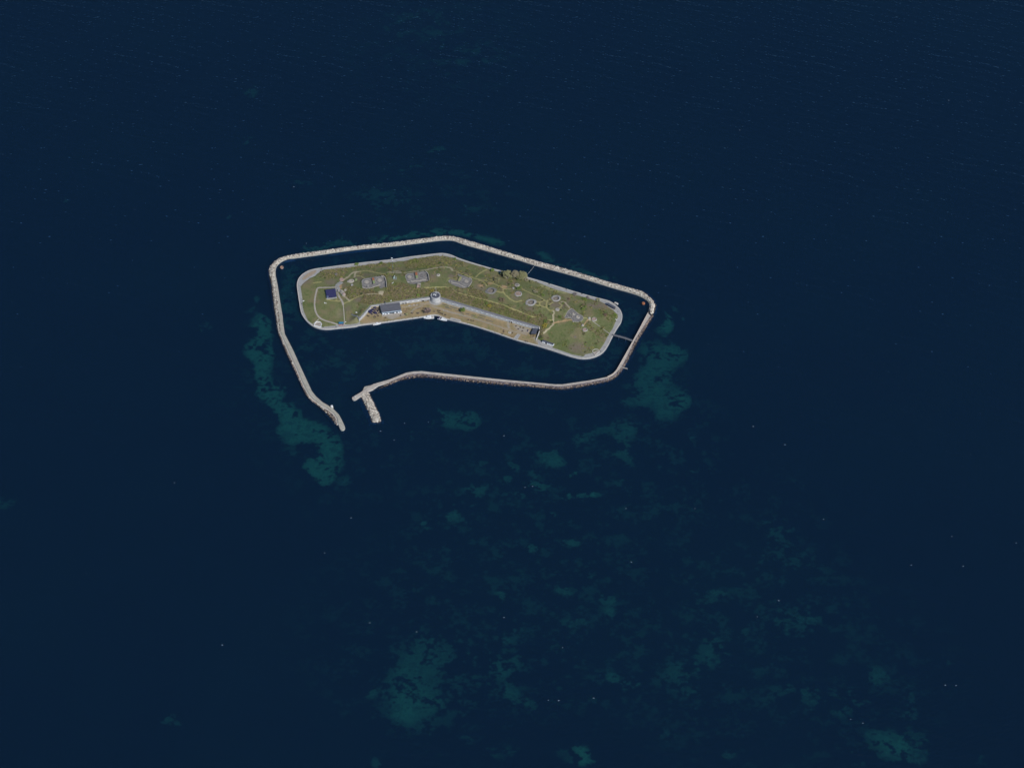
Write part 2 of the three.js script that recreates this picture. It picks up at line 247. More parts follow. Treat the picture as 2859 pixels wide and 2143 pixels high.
// ---------------------------------------------------------------- sea bed and sea
const SB = 1700, SBN = 2048, SBX = -SB / 2, SBZ = -SB / 2 - 20, BED = -4.2;   // mapped square of the sea bed
{
  const cv = document.createElement('canvas'); cv.width = cv.height = SBN; const c = cv.getContext('2d');
  const T = ([x, y]) => { const p = P(x, y, -1); return [(p[0] - SBX) / SB * SBN, (p[1] - SBZ) / SB * SBN]; };
  c.fillStyle = '#000'; c.fillRect(0, 0, SBN, SBN); c.globalCompositeOperation = 'lighter';
  const fillP = (pts, v, ch = 0, blur = 5) => { c.filter = `blur(${blur}px)`; c.fillStyle = ch ? `rgb(0,${Math.round(v * 255)},0)` : `rgb(${Math.round(v * 255)},0,0)`; c.beginPath(); pts.map(T).forEach(([x, y], i) => i ? c.lineTo(x, y) : c.moveTo(x, y)); c.closePath(); c.fill(); c.filter = 'none'; };
  const blob = ([x, y, rx, ry, v], ch = 0) => { const [a, b] = T([x, y]), [a2] = T([x + rx, y]), [, b2] = T([x, y + ry]), RX = Math.abs(a2 - a) * 1.25, RY = Math.abs(b2 - b) * 1.25; c.save(); c.translate(a, b); c.scale(RX, RY); const g = c.createRadialGradient(0, 0, 0, 0, 0, 1); const k = Math.round(v * 255), col = q => ch === 2 ? `rgb(0,0,${Math.round(k * q)})` : ch ? `rgb(0,${Math.round(k * q)},0)` : `rgb(${Math.round(k * q)},0,0)`; g.addColorStop(0, col(1)); g.addColorStop(.6, col(.85)); g.addColorStop(1, col(0)); c.fillStyle = g; c.beginPath(); c.arc(0, 0, 1, 0, 7); c.fill(); c.restore(); };
  const line = (pts, w, v, blur = 5) => { c.filter = `blur(${blur}px)`; c.strokeStyle = `rgb(${Math.round(v * 255)},0,0)`; c.lineWidth = w; c.lineCap = c.lineJoin = 'round'; c.beginPath(); pts.map(T).forEach(([x, y], i) => i ? c.lineTo(x, y) : c.moveTo(x, y)); c.stroke(); c.filter = 'none'; };
  const bl = (vw, s, list) => list.forEach(([x, y, rx, ry, v]) => { const [[a, b]] = vw([[x, y]]); blob([a, b, rx / s, ry / s, v]); });
  fillP(s1([[190, 110], [240, 90], [265, 140], [220, 190], [160, 240], [110, 260], [100, 230], [150, 190]]), .5);
  fillP(s1([[150, 290], [240, 240], [270, 300], [300, 420], [300, 490], [345, 520], [360, 590], [350, 700], [360, 780], [400, 740], [460, 790], [440, 880], [450, 910], [500, 870], [520, 930], [575, 970], [540, 990], [640, 1020], [720, 1080], [780, 1140], [840, 1180], [850, 1260], [820, 1350], [800, 1440], [800, 1500], [720, 1510], [640, 1490], [600, 1400], [545, 1350], [640, 1300], [680, 1260], [640, 1210], [560, 1180], [500, 1190], [440, 1180], [430, 1100], [380, 1110], [350, 1050], [300, 960], [240, 890], [250, 840], [240, 770], [220, 700], [215, 600], [180, 590], [150, 520], [140, 440], [180, 390], [120, 340]]), .8, 0, 4);
  fillP(s1([[500, 1190], [600, 1230], [590, 1280], [480, 1290]]), .4); fillP(s1([[880, 1420], [910, 1400], [900, 1530], [830, 1560], [800, 1540], [850, 1490]]), .45);
  fillP(s2([[890, 110], [935, 160], [960, 230], [985, 280], [1015, 310], [960, 325], [850, 280], [845, 230], [875, 180]]), .85, 0, 3);
  fillP(s2([[780, 420], [870, 380], [960, 365], [1040, 370], [1050, 440], [1040, 500], [980, 560], [1000, 640], [990, 700], [1020, 740], [1060, 790], [1100, 820], [1090, 900], [1050, 930], [1040, 1010], [960, 1020], [860, 990], [800, 960], [840, 900], [820, 850], [740, 860], [600, 870], [480, 850], [520, 820], [600, 790], [640, 740], [500, 770], [600, 710], [700, 630], [720, 540], [730, 480]]), .62, 0, 9);
  bl(s2, 2.858, [[1000, 440, 60, 70, .15], [1020, 840, 60, 90, .2]]);
  fillP(s2([[540, 1010], [640, 990], [720, 1020], [800, 1050], [690, 1130], [640, 1150], [690, 1200], [740, 1220], [720, 1330], [610, 1340], [540, 1350], [480, 1230], [520, 1130], [420, 1150], [330, 1200], [220, 1200], [180, 1130], [250, 1110], [390, 1060]]), .48, 0, 9);
  fillP(s2([[590, 1420], [680, 1430], [690, 1500], [660, 1640], [590, 1640], [580, 1540]]), .42, 0, 8);
  bl(s2, 2.858, [[180, 1420, 35, 30, .42], [880, 1350, 45, 25, .42], [1040, 150, 30, 20, .4], [1120, 1150, 40, 15, .42], [240, 1600, 120, 30, .36], [1130, 1390, 50, 20, .38]]);
  fillP(s3([[350, 180], [430, 180], [470, 230], [570, 220], [680, 220], [780, 280], [800, 330], [740, 375], [600, 380], [480, 350], [450, 310], [330, 340], [260, 350], [300, 310], [360, 260]]), .62, 0, 5);
  bl(s3, 3.453, [[1540, 640, 140, 100, .58], [1350, 920, 150, 50, .62], [1340, 810, 70, 40, .42], [1130, 790, 55, 50, .5], [1030, 890, 55, 40, .5], [800, 1000, 115, 60, .55], [1180, 1040, 100, 40, .42], [600, 1240, 85, 70, .55], [320, 1370, 35, 40, .5], [270, 1310, 30, 20, .5], [1700, 1510, 90, 50, .52], [1330, 1590, 80, 50, .52], [1450, 1520, 70, 20, .45], [1730, 820, 45, 40, .42], [1500, 1230, 30, 35, .45], [860, 1390, 40, 25, .45], [820, 730, 90, 50, .38], [1800, 1050, 150, 30, .34], [1940, 1060, 60, 30, .42], [1550, 1110, 45, 25, .42], [730, 1100, 45, 30, .42], [180, 480, 40, 80, .3]]);
  fillP(s4([[650, 620], [850, 600], [900, 690], [830, 800], [800, 900], [800, 1050], [780, 1180], [860, 1330], [720, 1370], [680, 1250], [500, 1180], [480, 1040], [430, 960], [480, 850], [520, 760], [600, 690]]), .3, 0, 12);
  bl(s4, 2.458, [[900, 850, 480, 330, .24], [640, 1040, 160, 140, .12], [1300, 560, 120, 60, .3], [1270, 780, 110, 70, .34], [1300, 980, 90, 90, .32], [1440, 1040, 100, 30, .34], [1990, 330, 60, 130, .44], [1990, 840, 65, 65, .55], [2130, 930, 110, 50, .42], [1780, 1390, 60, 80, .5], [1880, 1440, 60, 30, .45], [1750, 500, 70, 60, .4], [1660, 290, 70, 35, .4], [1210, 320, 45, 40, .48], [1890, 110, 45, 40, .42], [1650, 700, 80, 40, .38], [380, 1460, 40, 30, .5], [320, 960, 50, 40, .36], [1050, 1260, 60, 30, .36]]);
  bl(s5, 1.9085, [[900, 250, 100, 90, .42], [1000, 420, 200, 100, .26], [500, 580, 110, 60, .38], [1000, 750, 150, 80, .33], [560, 900, 90, 110, .33], [450, 1050, 110, 100, .33], [1150, 1150, 260, 100, .36], [1450, 1000, 60, 60, .4], [1600, 1400, 120, 100, .46], [1480, 1380, 80, 90, .42], [650, 1430, 90, 60, .4], [290, 1330, 60, 30, .38], [1300, 1460, 60, 50, .34], [1820, 960, 40, 40, .32], [1950, 1470, 80, 30, .36], [1620, 1180, 40, 120, .34], [730, 810, 30, 40, .36]]);
  line(vA([[560, 335], [900, 262], [1300, 215], [1700, 160], [2210, 105]]), 16, .62); line(vB([[0, 110], [400, 80], [800, 40], [1100, 20], [1400, 80], [1700, 180], [1830, 240]]), 19, .8);
  line(vC([[470, 240], [700, 320], [900, 390], [1150, 440]]), 17, .68); line(vC([[1230, 480], [1400, 520], [1560, 550]]), 10, .65); line(vC([[130, 170], [280, 190]]), 8, .4);
  bl(x => x, 1, [[700, 245, 22, 16, .4], [690, 392, 18, 8, .36], [1220, 420, 22, 8, .44], [1150, 465, 40, 9, .4], [840, 510, 60, 14, .3], [1080, 560, 90, 40, .28], [1280, 580, 60, 30, .26], [190, 550, 16, 9, .36], [640, 596, 12, 8, .36], [1180, 60, 130, 50, .24], [1300, 150, 100, 60, .24], [585, 910, 20, 10, .34], [10, 1400, 30, 24, .36], [468, 1995, 20, 20, .42], [500, 2010, 12, 9, .4], [1900, 850, 14, 9, .34], [2230, 1350, 20, 12, .32], [1400, 2100, 60, 30, .34], [1620, 2105, 50, 40, .44], [1060, 1965, 120, 130, .14]]);
  for (const q of [[1750, 1560, 560, 380, .7], [1300, 1760, 430, 330, .8], [1480, 1330, 360, 220, .75], [2150, 1850, 480, 330, .75], [1820, 1200, 200, 260, .6], [960, 1280, 150, 160, .6], [800, 1050, 160, 240, .5], [1180, 560, 260, 110, .5], [1230, 130, 260, 150, .4]]) blob(q, 2);
  // shallower, stirred-up water inside the moles
  fillP([...vA([[190, 760], [260, 590], [600, 490], [2200, 300]]), ...vB([[1000, 200], [1400, 290]]), ...vC([[1000, 550], [1900, 850], [1960, 1000], [1620, 1620]]), ...vI([[1500, 760], [1200, 850], [780, 905]]), ...vH([[1700, 200], [900, 410]]), ...vD([[700, 1200], [340, 500]])], .26, 0, 8);
  line(vA([[320, 640], [400, 900], [350, 1300]]), 14, .14); line(vD([[330, 0], [400, 300], [450, 600]]), 20, .14); line(vG([[2000, 700], [1950, 850], [1850, 1000]]), 16, .12);
  // dark red weed in the north channel and below the stone slopes
  const [[wx, wy]] = vB([[1000, 300]]); blob([wx, wy, 40, 15, .8], 1);
  const d = c.getImageData(0, 0, SBN, SBN).data, o = new Uint8Array(SBN * SBN * 4);
  const sand = [.34, .40, .075], weed = [.016, .016, .007], red = [.12, .03, .02];
  for (let j = 0; j < SBN; j++) for (let i = 0; i < SBN; i++) {
    const k = (j * SBN + i) * 4, n = fbm(i * .045, j * .06), n2 = fbm(i * .15 + 9, j * .18 + 90), f = vn(i * .6, j * .6), big = fbm(i * .006 + 3, j * .006), wa = vn(i * .028 + 60, j * .034 + 12), wb = vn(i * .031 + 15, j * .03 + 140);
    const ii = clamp(i + Math.round((wa - .5) * 26 + (n - .5) * 16 + (n2 - .5) * 10), 0, SBN - 1), jj = clamp(j + Math.round((wb - .5) * 22 + (n2 - .5) * 14), 0, SBN - 1), kk = (jj * SBN + ii) * 4;
    const v = d[kk] / 255, p = Math.min(1.0, v * 2.0), n3 = vn(i * .31 + 7, j * .34), mo = d[k + 2] / 255; let s = v < .01 ? 0 : Math.pow(v, 1.1) * .8 * sstep(-.2, .28, p - .7 + (n - .5) * 1.9 + (n2 - .5) * 1.5 + (n3 - .5) * .35);
    s = clamp(s * (.7 + .3 * f) * (1 - .55 * sstep(.53, .66, n2) * sstep(.42, .6, n + (f - .5) * .2)) + mo * .15 * sstep(.5, .7, n * .55 + n2 * .45 + (n3 - .5) * .16) + .03 * (big - .35)); const w = d[k + 1] / 255 * sstep(.35, .6, n2 + .1);
    const q = mix3(mix3(weed, sand, s), red, w * .5);
    o[k] = toS(q[0]); o[k + 1] = toS(q[1]); o[k + 2] = toS(q[2]); o[k + 3] = 255;
  }
  const t = new THREE.DataTexture(o, SBN, SBN); t.colorSpace = THREE.SRGBColorSpace; t.magFilter = THREE.LinearFilter; t.needsUpdate = true;
  const g = new THREE.PlaneGeometry(16000, 16000, 8, 8).rotateX(-Math.PI / 2).translate(0, BED, 0), p = g.attributes.position, uv = g.attributes.uv;
  for (let i = 0; i < p.count; i++) uv.setXY(i, (p.getX(i) - SBX) / SB, (p.getZ(i) - SBZ) / SB);
  struct('seabed', g, std({ map: t, roughness: 1 }));
}
{
  const N = 1024, TILE = 240, h = new Float32Array(N * N), cx = new Float32Array(N), sx = new Float32Array(N);
  for (let w = 0; w < 46; w++) {
    const L = w < 8 ? rr(9, 22) : rr(2.6, 8), a = (w < 8 ? rr(-.35, .35) : rr(-.75, .75)) - .18, kx = Math.round(Math.sin(a) * TILE / L), kz = Math.round(Math.cos(a) * TILE / L), A = .05 * Math.pow(L / 6, .8), ph = rr(0, 6.283);
    for (let i = 0; i < N; i++) { cx[i] = Math.cos(kx * i / N * 6.28318530718); sx[i] = Math.sin(kx * i / N * 6.28318530718); }
    for (let j = 0; j < N; j++) { const q = kz * j / N * 6.28318530718 + ph, c = Math.cos(q) * A, s = Math.sin(q) * A; for (let i = 0; i < N; i++) h[j * N + i] += cx[i] * c - sx[i] * s; }
  }
  let lo = 1e9, hi = -1e9; for (const v of h) { if (v < lo) lo = v; if (v > hi) hi = v; }
  const d = new Uint8Array(N * N * 4); for (let i = 0; i < N * N; i++) { const u = (h[i] - lo) / (hi - lo); d[i * 4] = d[i * 4 + 1] = d[i * 4 + 2] = Math.round(255 * u); d[i * 4 + 3] = 255; }
  const t = new THREE.DataTexture(d, N, N); t.magFilter = THREE.LinearFilter; t.wrapS = t.wrapT = THREE.RepeatWrapping; t.needsUpdate = true;
  const m = new THREE.MeshPhysicalMaterial({ color: new THREE.Color(.14, .43, .84), transmission: .98, thickness: 0, ior: 1.33, roughness: .3, bumpMap: t, bumpScale: (hi - lo) * .42 });
  const g = new THREE.PlaneGeometry(16000, 16000, 8, 8).rotateX(-Math.PI / 2), p = g.attributes.position, uv = g.attributes.uv;
  for (let i = 0; i < p.count; i++) uv.setXY(i, p.getX(i) / TILE, p.getZ(i) / TILE);
  struct('sea', g, m);
}

// ---------------------------------------------------------------- quay
const ccw = pts => { let s = 0; for (let i = 0; i < pts.length; i++) { const [a, b] = pts[i], [c, d] = pts[(i + 1) % pts.length]; s += a * d - c * b; } return s > 0; };
const quaySmooth = smoothLine(quayLine, 2.5, true).slice(0, -1);
M.weed = std({ map: surfaceTex([.05, .034, .018], [.085, .06, .032], [.03, .03, .014], 6, 256) });
struct('quay', poly(quaySmooth, QH, 2.1), M.quay);
struct('quay_footing', poly(offset(quaySmooth, ccw(quaySmooth) ? .06 : -.06, true), -.25, 5), M.weed);
{
  const inn = ccw(quaySmooth) ? 1 : -1;
  struct('quay_edge', sweep(quaySmooth, [[inn * -.12, -.5], [inn * -.12, .14], [inn * .95, .14], [inn * .95, -.2]], QH, true), M.cap);
}

// ---------------------------------------------------------------- moles and breakwater
const rocks = Array.from({ length: 4 }, (_, k) => {
  const g = flat(new THREE.IcosahedronGeometry(1, 1)), p = g.attributes.position;
  for (let i = 0; i < p.count; i++) { const x = p.getX(i), y = p.getY(i), z = p.getZ(i), s = .72 + .5 * vn(x * 1.7 + k * 31 + 50, y * 1.7 + z * 1.3 + 50); const q = v => Math.sign(v) * Math.pow(Math.abs(v), .75); p.setXYZ(i, q(x) * s, q(y) * s * .8, q(z) * s * (.75 + .1 * k)); }
  g.computeVertexNormals(); g.deleteAttribute('uv'); return g;
});
M.rubble = std({ map: surfaceTex(lin(84, 78, 72), lin(120, 112, 102), lin(60, 55, 50), 5) });
M.rock = std({ color: 0xffffff, roughness: .95 });
function boulders(parent, inner, outer, profile, count, size, colour) {
  const n = Math.round(lenOf(inner) / 2) + 2, A = resample(inner, n), B = resample(outer, n), b = rootBase(parent), lists = [[], [], [], []];
  for (let k = 0; k < count; k++) {
    const t = rnd() * (n - 1.001), i = t | 0, f = t - i, u = rr(0, 1.3), ax = mix(A[i][0], A[i + 1][0], f), az = mix(A[i][1], A[i + 1][1], f), bx = mix(B[i][0], B[i + 1][0], f), bz = mix(B[i][1], B[i + 1][1], f);
    const y = profile(u) + rr(-.5, .45), s = size * rr(.55, 1.3) * (y < -.4 ? 1.1 : 1);
    lists[k & 3].push([mix(ax, bx, u), y, mix(az, bz, u), s, colour(y, t / n)]);
  }
  const m4 = new THREE.Matrix4(), q = new THREE.Quaternion(), e = new THREE.Euler();
  lists.forEach((l, k) => {
    const im = shade(new THREE.InstancedMesh(rocks[k], M.rock, l.length)); im.name = 'boulders'; im.userData.kind = 'stuff';
    l.forEach(([x, y, z, s, c], i) => { e.set(rr(-.6, .6), rr(0, 6.28), rr(-.6, .6)); m4.compose(new THREE.Vector3(x - b.x, y - b.y, z - b.z), q.setFromEuler(e), new THREE.Vector3(s * rr(.8, 1.2), s * rr(.8, 1.1), s)); im.setMatrixAt(i, m4); im.setColorAt(i, c); });
    parent.add(im);
  });
}
const C3 = (r, g, b, j) => { const c = srgb(r, g, b), k = rr(1 - j, 1 + j); return c.multiplyScalar(k); };
const dryRock = y => y < .15 ? C3(78, 66, 56, .4) : rnd() < .2 ? C3(140, 128, 116, .25) : rnd() < .5 ? C3(202, 193, 178, .14) : C3(178, 168, 154, .2);
const wetRock = y => y < .2 ? (rnd() < .2 ? C3(84, 66, 52, .4) : C3(46, 40, 34, .4)) : rnd() < .35 ? C3(150, 132, 116, .25) : rnd() < .5 ? C3(100, 86, 80, .3) : C3(66, 60, 62, .3);
{
  const inner = PW([...vA([[182, 820], [179, 750], [178, 700], [200, 630], [260, 570], [350, 520], [600, 480], [1000, 425], [1300, 380], [1700, 330], [2210, 285]]), ...vB([[500, 240], [850, 195], [1000, 185], [1130, 190], [1300, 250], [1600, 335], [1900, 420], [2210, 510]]), ...vC([[450, 385], [800, 480], [1100, 565], [1500, 690], [1700, 745], [1850, 795], [1930, 840], [1975, 880], [1990, 930], [1978, 1000]])], .8);
  const outer = PW([...vA([[66, 800], [58, 720], [60, 680], [95, 610], [165, 540], [255, 485], [500, 425], [800, 385], [1100, 350], [1400, 305], [1800, 260], [2210, 220]]), ...vB([[300, 195], [700, 145], [950, 110], [1150, 120], [1300, 160], [1600, 245], [1900, 340], [2210, 435]]), ...vC([[300, 280], [700, 385], [1000, 470], [1400, 595], [1700, 680], [1850, 715], [1955, 765], [2035, 842], [2072, 920], [2060, 990], [2020, 1060]])], .4);
  const I = smoothLine(inner, 3), g = thing('rubble_breakwater', 'long pale boulder breakwater curving round the channel behind the island', 'breakwater', [I[0][0], 0, I[0][1]]);
  const sgn = ccw([...inner, ...outer.slice().reverse()]) ? 1 : -1;
  partW('walkway', sweep(I, [[0, -.3], [0, 1.1], [sgn * 1.7, 1.1], [sgn * 1.7, -.3]]), M.moleGrey, g); partW('footing', sweep(I, [[sgn * .06, -5], [sgn * .06, -.2], [sgn * 1.75, -.2], [sgn * 1.75, -5]]), M.weed, g);
  partW('kerb', sweep(I, [[sgn * 1.1, 1.0], [sgn * 1.1, 1.55], [sgn * 1.72, 1.55], [sgn * 1.72, 1.0]]), M.mole, g);
  const n = 220, A = resample(inner, n), B = resample(outer, n), core = A.map((a, i) => [mix(a[0], B[i][0], .45), mix(a[1], B[i][1], .45)]);
  partW('core', sweep(core, [[sgn * -3.4, -5], [sgn * -2.6, .9], [sgn * 1.2, .9], [sgn * 4.2, -5]]), M.rubble, g);
  boulders(g, offset(A, sgn * 1.5), B, u => u < .12 ? 1.5 : u < .5 ? 2.2 : mix(2.2, -1.6, (u - .5) / .62), 7000, .98, dryRock);
}
function mole(name, label, inPx, outPx, rockPx, deckY, opt) {
  const inner = PW(inPx, deckY), outer = PW(outPx, deckY), rock = PW(rockPx, .2);
  const g = thing(name, label, 'mole', [inner[0][0], 0, inner[0][1]]);
  partW('deck', poly([...inner, ...outer.slice().reverse()], deckY, deckY + .3, .08), opt.mat, g); { const pl = [...inner, ...outer.slice().reverse()]; partW('footing', poly(pl, -.2, 4.5), M.weed, g); }
  return [g, inner, outer, rock];
}
{
  const inPx = [...vA([[180, 790], [215, 960], [250, 1200], [300, 1500]]), ...vD([[300, 250], [335, 500], [480, 780], [600, 1050], [750, 1370], [800, 1480], [870, 1570]]), ...vH([[0, 750], [90, 800], [150, 845], [200, 880], [280, 960], [330, 1050], [380, 1160], [388, 1190]])];
  const outPx = [...vA([[150, 800], [178, 960], [205, 1200], [238, 1500]]), ...vD([[245, 250], [268, 470], [320, 600], [380, 740], [470, 940], [560, 1130], [650, 1340], [730, 1500], [800, 1600]]), ...vH([[0, 815], [100, 872], [200, 955], [258, 1045], [270, 1125], [300, 1205], [322, 1226], [350, 1228], [375, 1215]])];
  const rockPx = [...vA([[62, 790], [100, 950], [120, 1150], [150, 1400]]), ...vD([[165, 150], [210, 430], [290, 660], [400, 900], [500, 1120], [600, 1330], [700, 1530]]), ...vH([[-40, 830], [60, 950], [150, 1040], [200, 1115], [262, 1145]])];
  const [g, inner, outer, rock] = mole('harbour_mole', 'grey concrete mole with dark rocks and a widened rounded end with white beacon', inPx, outPx, rockPx, 2, { mat: M.moleGrey });
  const O0 = smoothLine(outer.slice(0, -4), 3), O = smoothLine(outer.slice(3, -4), 3), sgn = segD(inner, ...offset(O, 1)[20]) < segD(inner, ...O[20]) ? 1 : -1;
  partW('parapet', sweep(O, [[sgn * .1, 1.5], [sgn * .1, 3.1], [sgn * .75, 3.1], [sgn * .75, 1.5]]), M.moleGrey, g);
  partW('lower_ledge', sweep(O, [[sgn * -1.5, -3], [sgn * -1.5, 1.7], [sgn * .06, 1.7], [sgn * .06, -3]]), M.cap, g);
  const n = 120, A = resample(O0, n);
  boulders(g, offset(A, sgn * -2.0), resample(rock, n), u => mix(1.5, -1.6, u / 1.12), 3200, .85, (y, t) => y > .2 && rnd() < (t < .36 ? .95 : .22) ? dryRock(y) : wetRock(y));
  boulders(g, resample(outer.slice(0, 6), 40), resample(rock.slice(0, 6), 40), u => mix(1.7, -1.6, u / 1.12), 900, .95, (y, t) => y > .2 && rnd() < 1.15 - t ? dryRock(y) : wetRock(y));
  const t = PW(vH([[160, 838]]), 2)[0];
  const bpt = thing('harbour_beacon', 'white six sided beacon hut on a small plinth beside the grey mole', 'beacon', [t[0], 0, t[1]]);
  part('plinth', cyl(2.1, 2.2, 2.5, 0, .95, 0, 6), M.moleGrey, bpt); part('foot', cyl(2.1, 2.1, 4, 0, -2.2, 0, 6), M.weed, bpt); part('hut', cyl(1.35, 1.45, 2.6, 0, 3.4, 0, 6), M.whiteMatt, bpt); part('roof', cyl(.2, 1.6, .7, 0, 5.02, 0, 6), M.whiteMatt, bpt); part('lamp', cyl(.22, .22, .6, 0, 5.6, 0, 8), M.steel, bpt); part('door', box(.7, 1.7, .08, 0, 3.0, 1.3), M.charcoal, bpt);
}
{
  const inPx = [...vC([[1965, 1025], [1770, 1390]]), ...vI([[1570, 690], [1540, 740], [1490, 790], [1420, 825], [1200, 870], [820, 925], [720, 925], [500, 905], [0, 860]]), ...vH([[1700, 218], [1560, 225], [1440, 245], [1150, 360], [870, 440], [770, 500], [640, 590], [520, 660], [505, 678]])];
  const outPx = [...vI([[2002, 0], [1790, 330], [1640, 640], [1590, 720], [1500, 805], [1420, 845], [1200, 890], [820, 950], [720, 948], [500, 925], [0, 885]]), ...vH([[1700, 255], [1560, 262], [1440, 285], [1150, 400], [960, 462], [860, 532], [760, 572], [660, 642], [565, 708], [535, 712], [510, 695]])];
  const rockPx = [...vI([[2066, 0], [1900, 260], [1740, 560], [1650, 720], [1560, 840], [1450, 895], [1200, 950], [1000, 990], [830, 1012], [600, 990], [300, 965], [0, 950]]), ...vH([[1800, 350], [1550, 345], [1300, 410], [1100, 490], [950, 545], [850, 565]])];
  const [g, inner, outer, rock] = mole('harbour_mole', 'tan concrete mole running from the footbridge round to the harbour mouth', inPx, outPx, rockPx, 2, { mat: M.mole });
  const I = smoothLine(inner.slice(0, 6), 3), sgn = segD(outer, ...offset(I, 1)[10]) < segD(outer, ...I[10]) ? 1 : -1;
  partW('parapet', sweep(I, [[sgn * .05, 1.5], [sgn * .05, 3.0], [sgn * .6, 3.0], [sgn * .6, 1.5]]), M.mole, g);
  const O = smoothLine(outer.slice(0, -7), 3), so = segD(inner, ...offset(O, 1)[10]) < segD(inner, ...O[10]) ? -1 : 1;
  partW('stone_slope', sweep(O, [[so * -.3, -4], [so * -.3, 1.85], [so * .2, 1.85], [so * 3.6, -.6], [so * 3.6, -4]]), std({ map: surfaceTex(lin(92, 84, 90), lin(126, 116, 118), lin(70, 64, 70), 5) }), g);
  const n = 200; boulders(g, offset(resample(O, n), so * .9), resample(rock, n), u => mix(1.35, -1.9, u / 1.12), 4800, .7, wetRock);
  const hd = PW(vH([[560, 670]]), 2)[0];
  partW('head_light', [cyl(.25, .3, 2.4, hd[0], 3.2, hd[1], 8), cyl(.4, .4, .5, hd[0], 4.6, hd[1], 8)], M.whiteMatt, g);
  const lp = PW(vH([[770, 490], [860, 450], [700, 545]]), 1.2); partW('landing', poly([PW(vH([[690, 545]]), 1.1)[0], PW(vH([[725, 482]]), 1.1)[0], PW(vH([[780, 472]]), 1.1)[0], PW(vH([[860, 452]]), 1.1)[0]], 1.1, 4), M.moleGrey, g);
}
{
  const cl = smoothLine(PW(vH([[718, 600], [790, 740], [860, 880], [910, 1000], [930, 1078]]), 1), 2), g = thing('rock_spur', 'short spur of pale boulders sticking out below the harbour mouth', 'breakwater', [cl[0][0], 0, cl[0][1]]);
  partW('core', sweep(cl, [[-5.5, -4.5], [-2.5, .9], [2.5, .9], [5.5, -4.5]]), M.bunker, g);
  boulders(g, offset(cl, -6.3), offset(cl, 6.3), u => { const v = Math.abs(u - .5) / .5; return v < .45 ? 1.5 : mix(1.5, -1.5, (v - .45) / .6); }, 1500, .85, y => dryRock(y + .15));
  const e = cl[cl.length - 1]; boulders(g, ring(e[0], e[1], .5, 20), ring(e[0], e[1], 7, 20), u => mix(1.4, -1.6, u / 1.1), 180, .95, y => dryRock(y));
}
{
  const a = P(1733, 1024, 2), b = P(1752, 1030, 1.2), g = thing('jetty', 'short plank jetty on posts over the rocks outside the tan mole', 'jetty', [a[0], 0, a[1]]);
  const dx = b[0] - a[0], dz = b[1] - a[1], L = Math.hypot(dx, dz), ry = Math.atan2(-dz, dx);
  g.rotation.y = ry; for (let i = 0; i < 14; i++) part('plank', box(L / 14 - .06, .12, 1.7, L * (i + .5) / 14, 1.95, 0), M.gravel, g);
  for (const k of [.35, .7, 1]) for (const s of [-.8, .8]) part('post', cyl(.12, .12, 5, L * k - .2, -.6, s, 8), M.woodDark, g);
  part('ladder', [box(.08, 3, .08, L + .1, .6, -.3), box(.08, 3, .08, L + .1, .6, .3), ...[0, .5, 1, 1.5].map(y => box(.06, .06, .6, L + .1, y, 0))], M.steel, g);
}

// ---------------------------------------------------------------- gun emplacements and pits (each cuts its bed into the mound first)
const centre = pts => [pts.reduce((s, p) => s + p[0], 0) / pts.length, pts.reduce((s, p) => s + p[1], 0) / pts.length];
function bed(pxList, sink, blend = 2.4) { const [cx, cy] = centre(pxList), g = G(cx, cy), top = g[1] - sink, pts = PW(pxList, top); level(pts, top - .12, blend); return [pts, top]; }
// an open-fronted recess of four slabs (front towards the given direction)
function hollow(x, y, z, w, h, d, ry = 0, t = .22) { const b = (bw, bh, bd, ox, oy, oz) => box(bw, bh, bd, x + ox * Math.cos(ry) + oz * Math.sin(ry), y + oy, z - ox * Math.sin(ry) + oz * Math.cos(ry), ry); return [b(t, h, d, -(w + t) / 2, h / 2, 0), b(t, h, d, (w + t) / 2, h / 2, 0), b(w + t * 2, h, t, 0, h / 2, -(d + t) / 2), b(w + t * 2, t, d + t, 0, h + t / 2, -t / 2)]; }
function gunRing(parent, [px, py], top, r, mat = M.bunkerLight) {
  const [x, z] = P(px, py, top);
  const g = partW('gun_ring', lathe([[r * 1.02, -.1], [r * 1.02, .28], [r * .86, .28], [r * .84, .06], [r * .6, .06], [r * .58, .3], [r * .46, .3], [r * .44, .1], [r * .2, .1], [r * .18, .38], [.01, .4]], x, top, z, 36), mat, parent); return g;
}
function orientedBox(a, b, w, y0, y1) { const dx = b[0] - a[0], dz = b[1] - a[1], L = Math.hypot(dx, dz); return rbox(L, y1 - y0, w, .12, (a[0] + b[0]) / 2, (y0 + y1) / 2, (a[1] + b[1]) / 2, Math.atan2(-dz, dx)); }
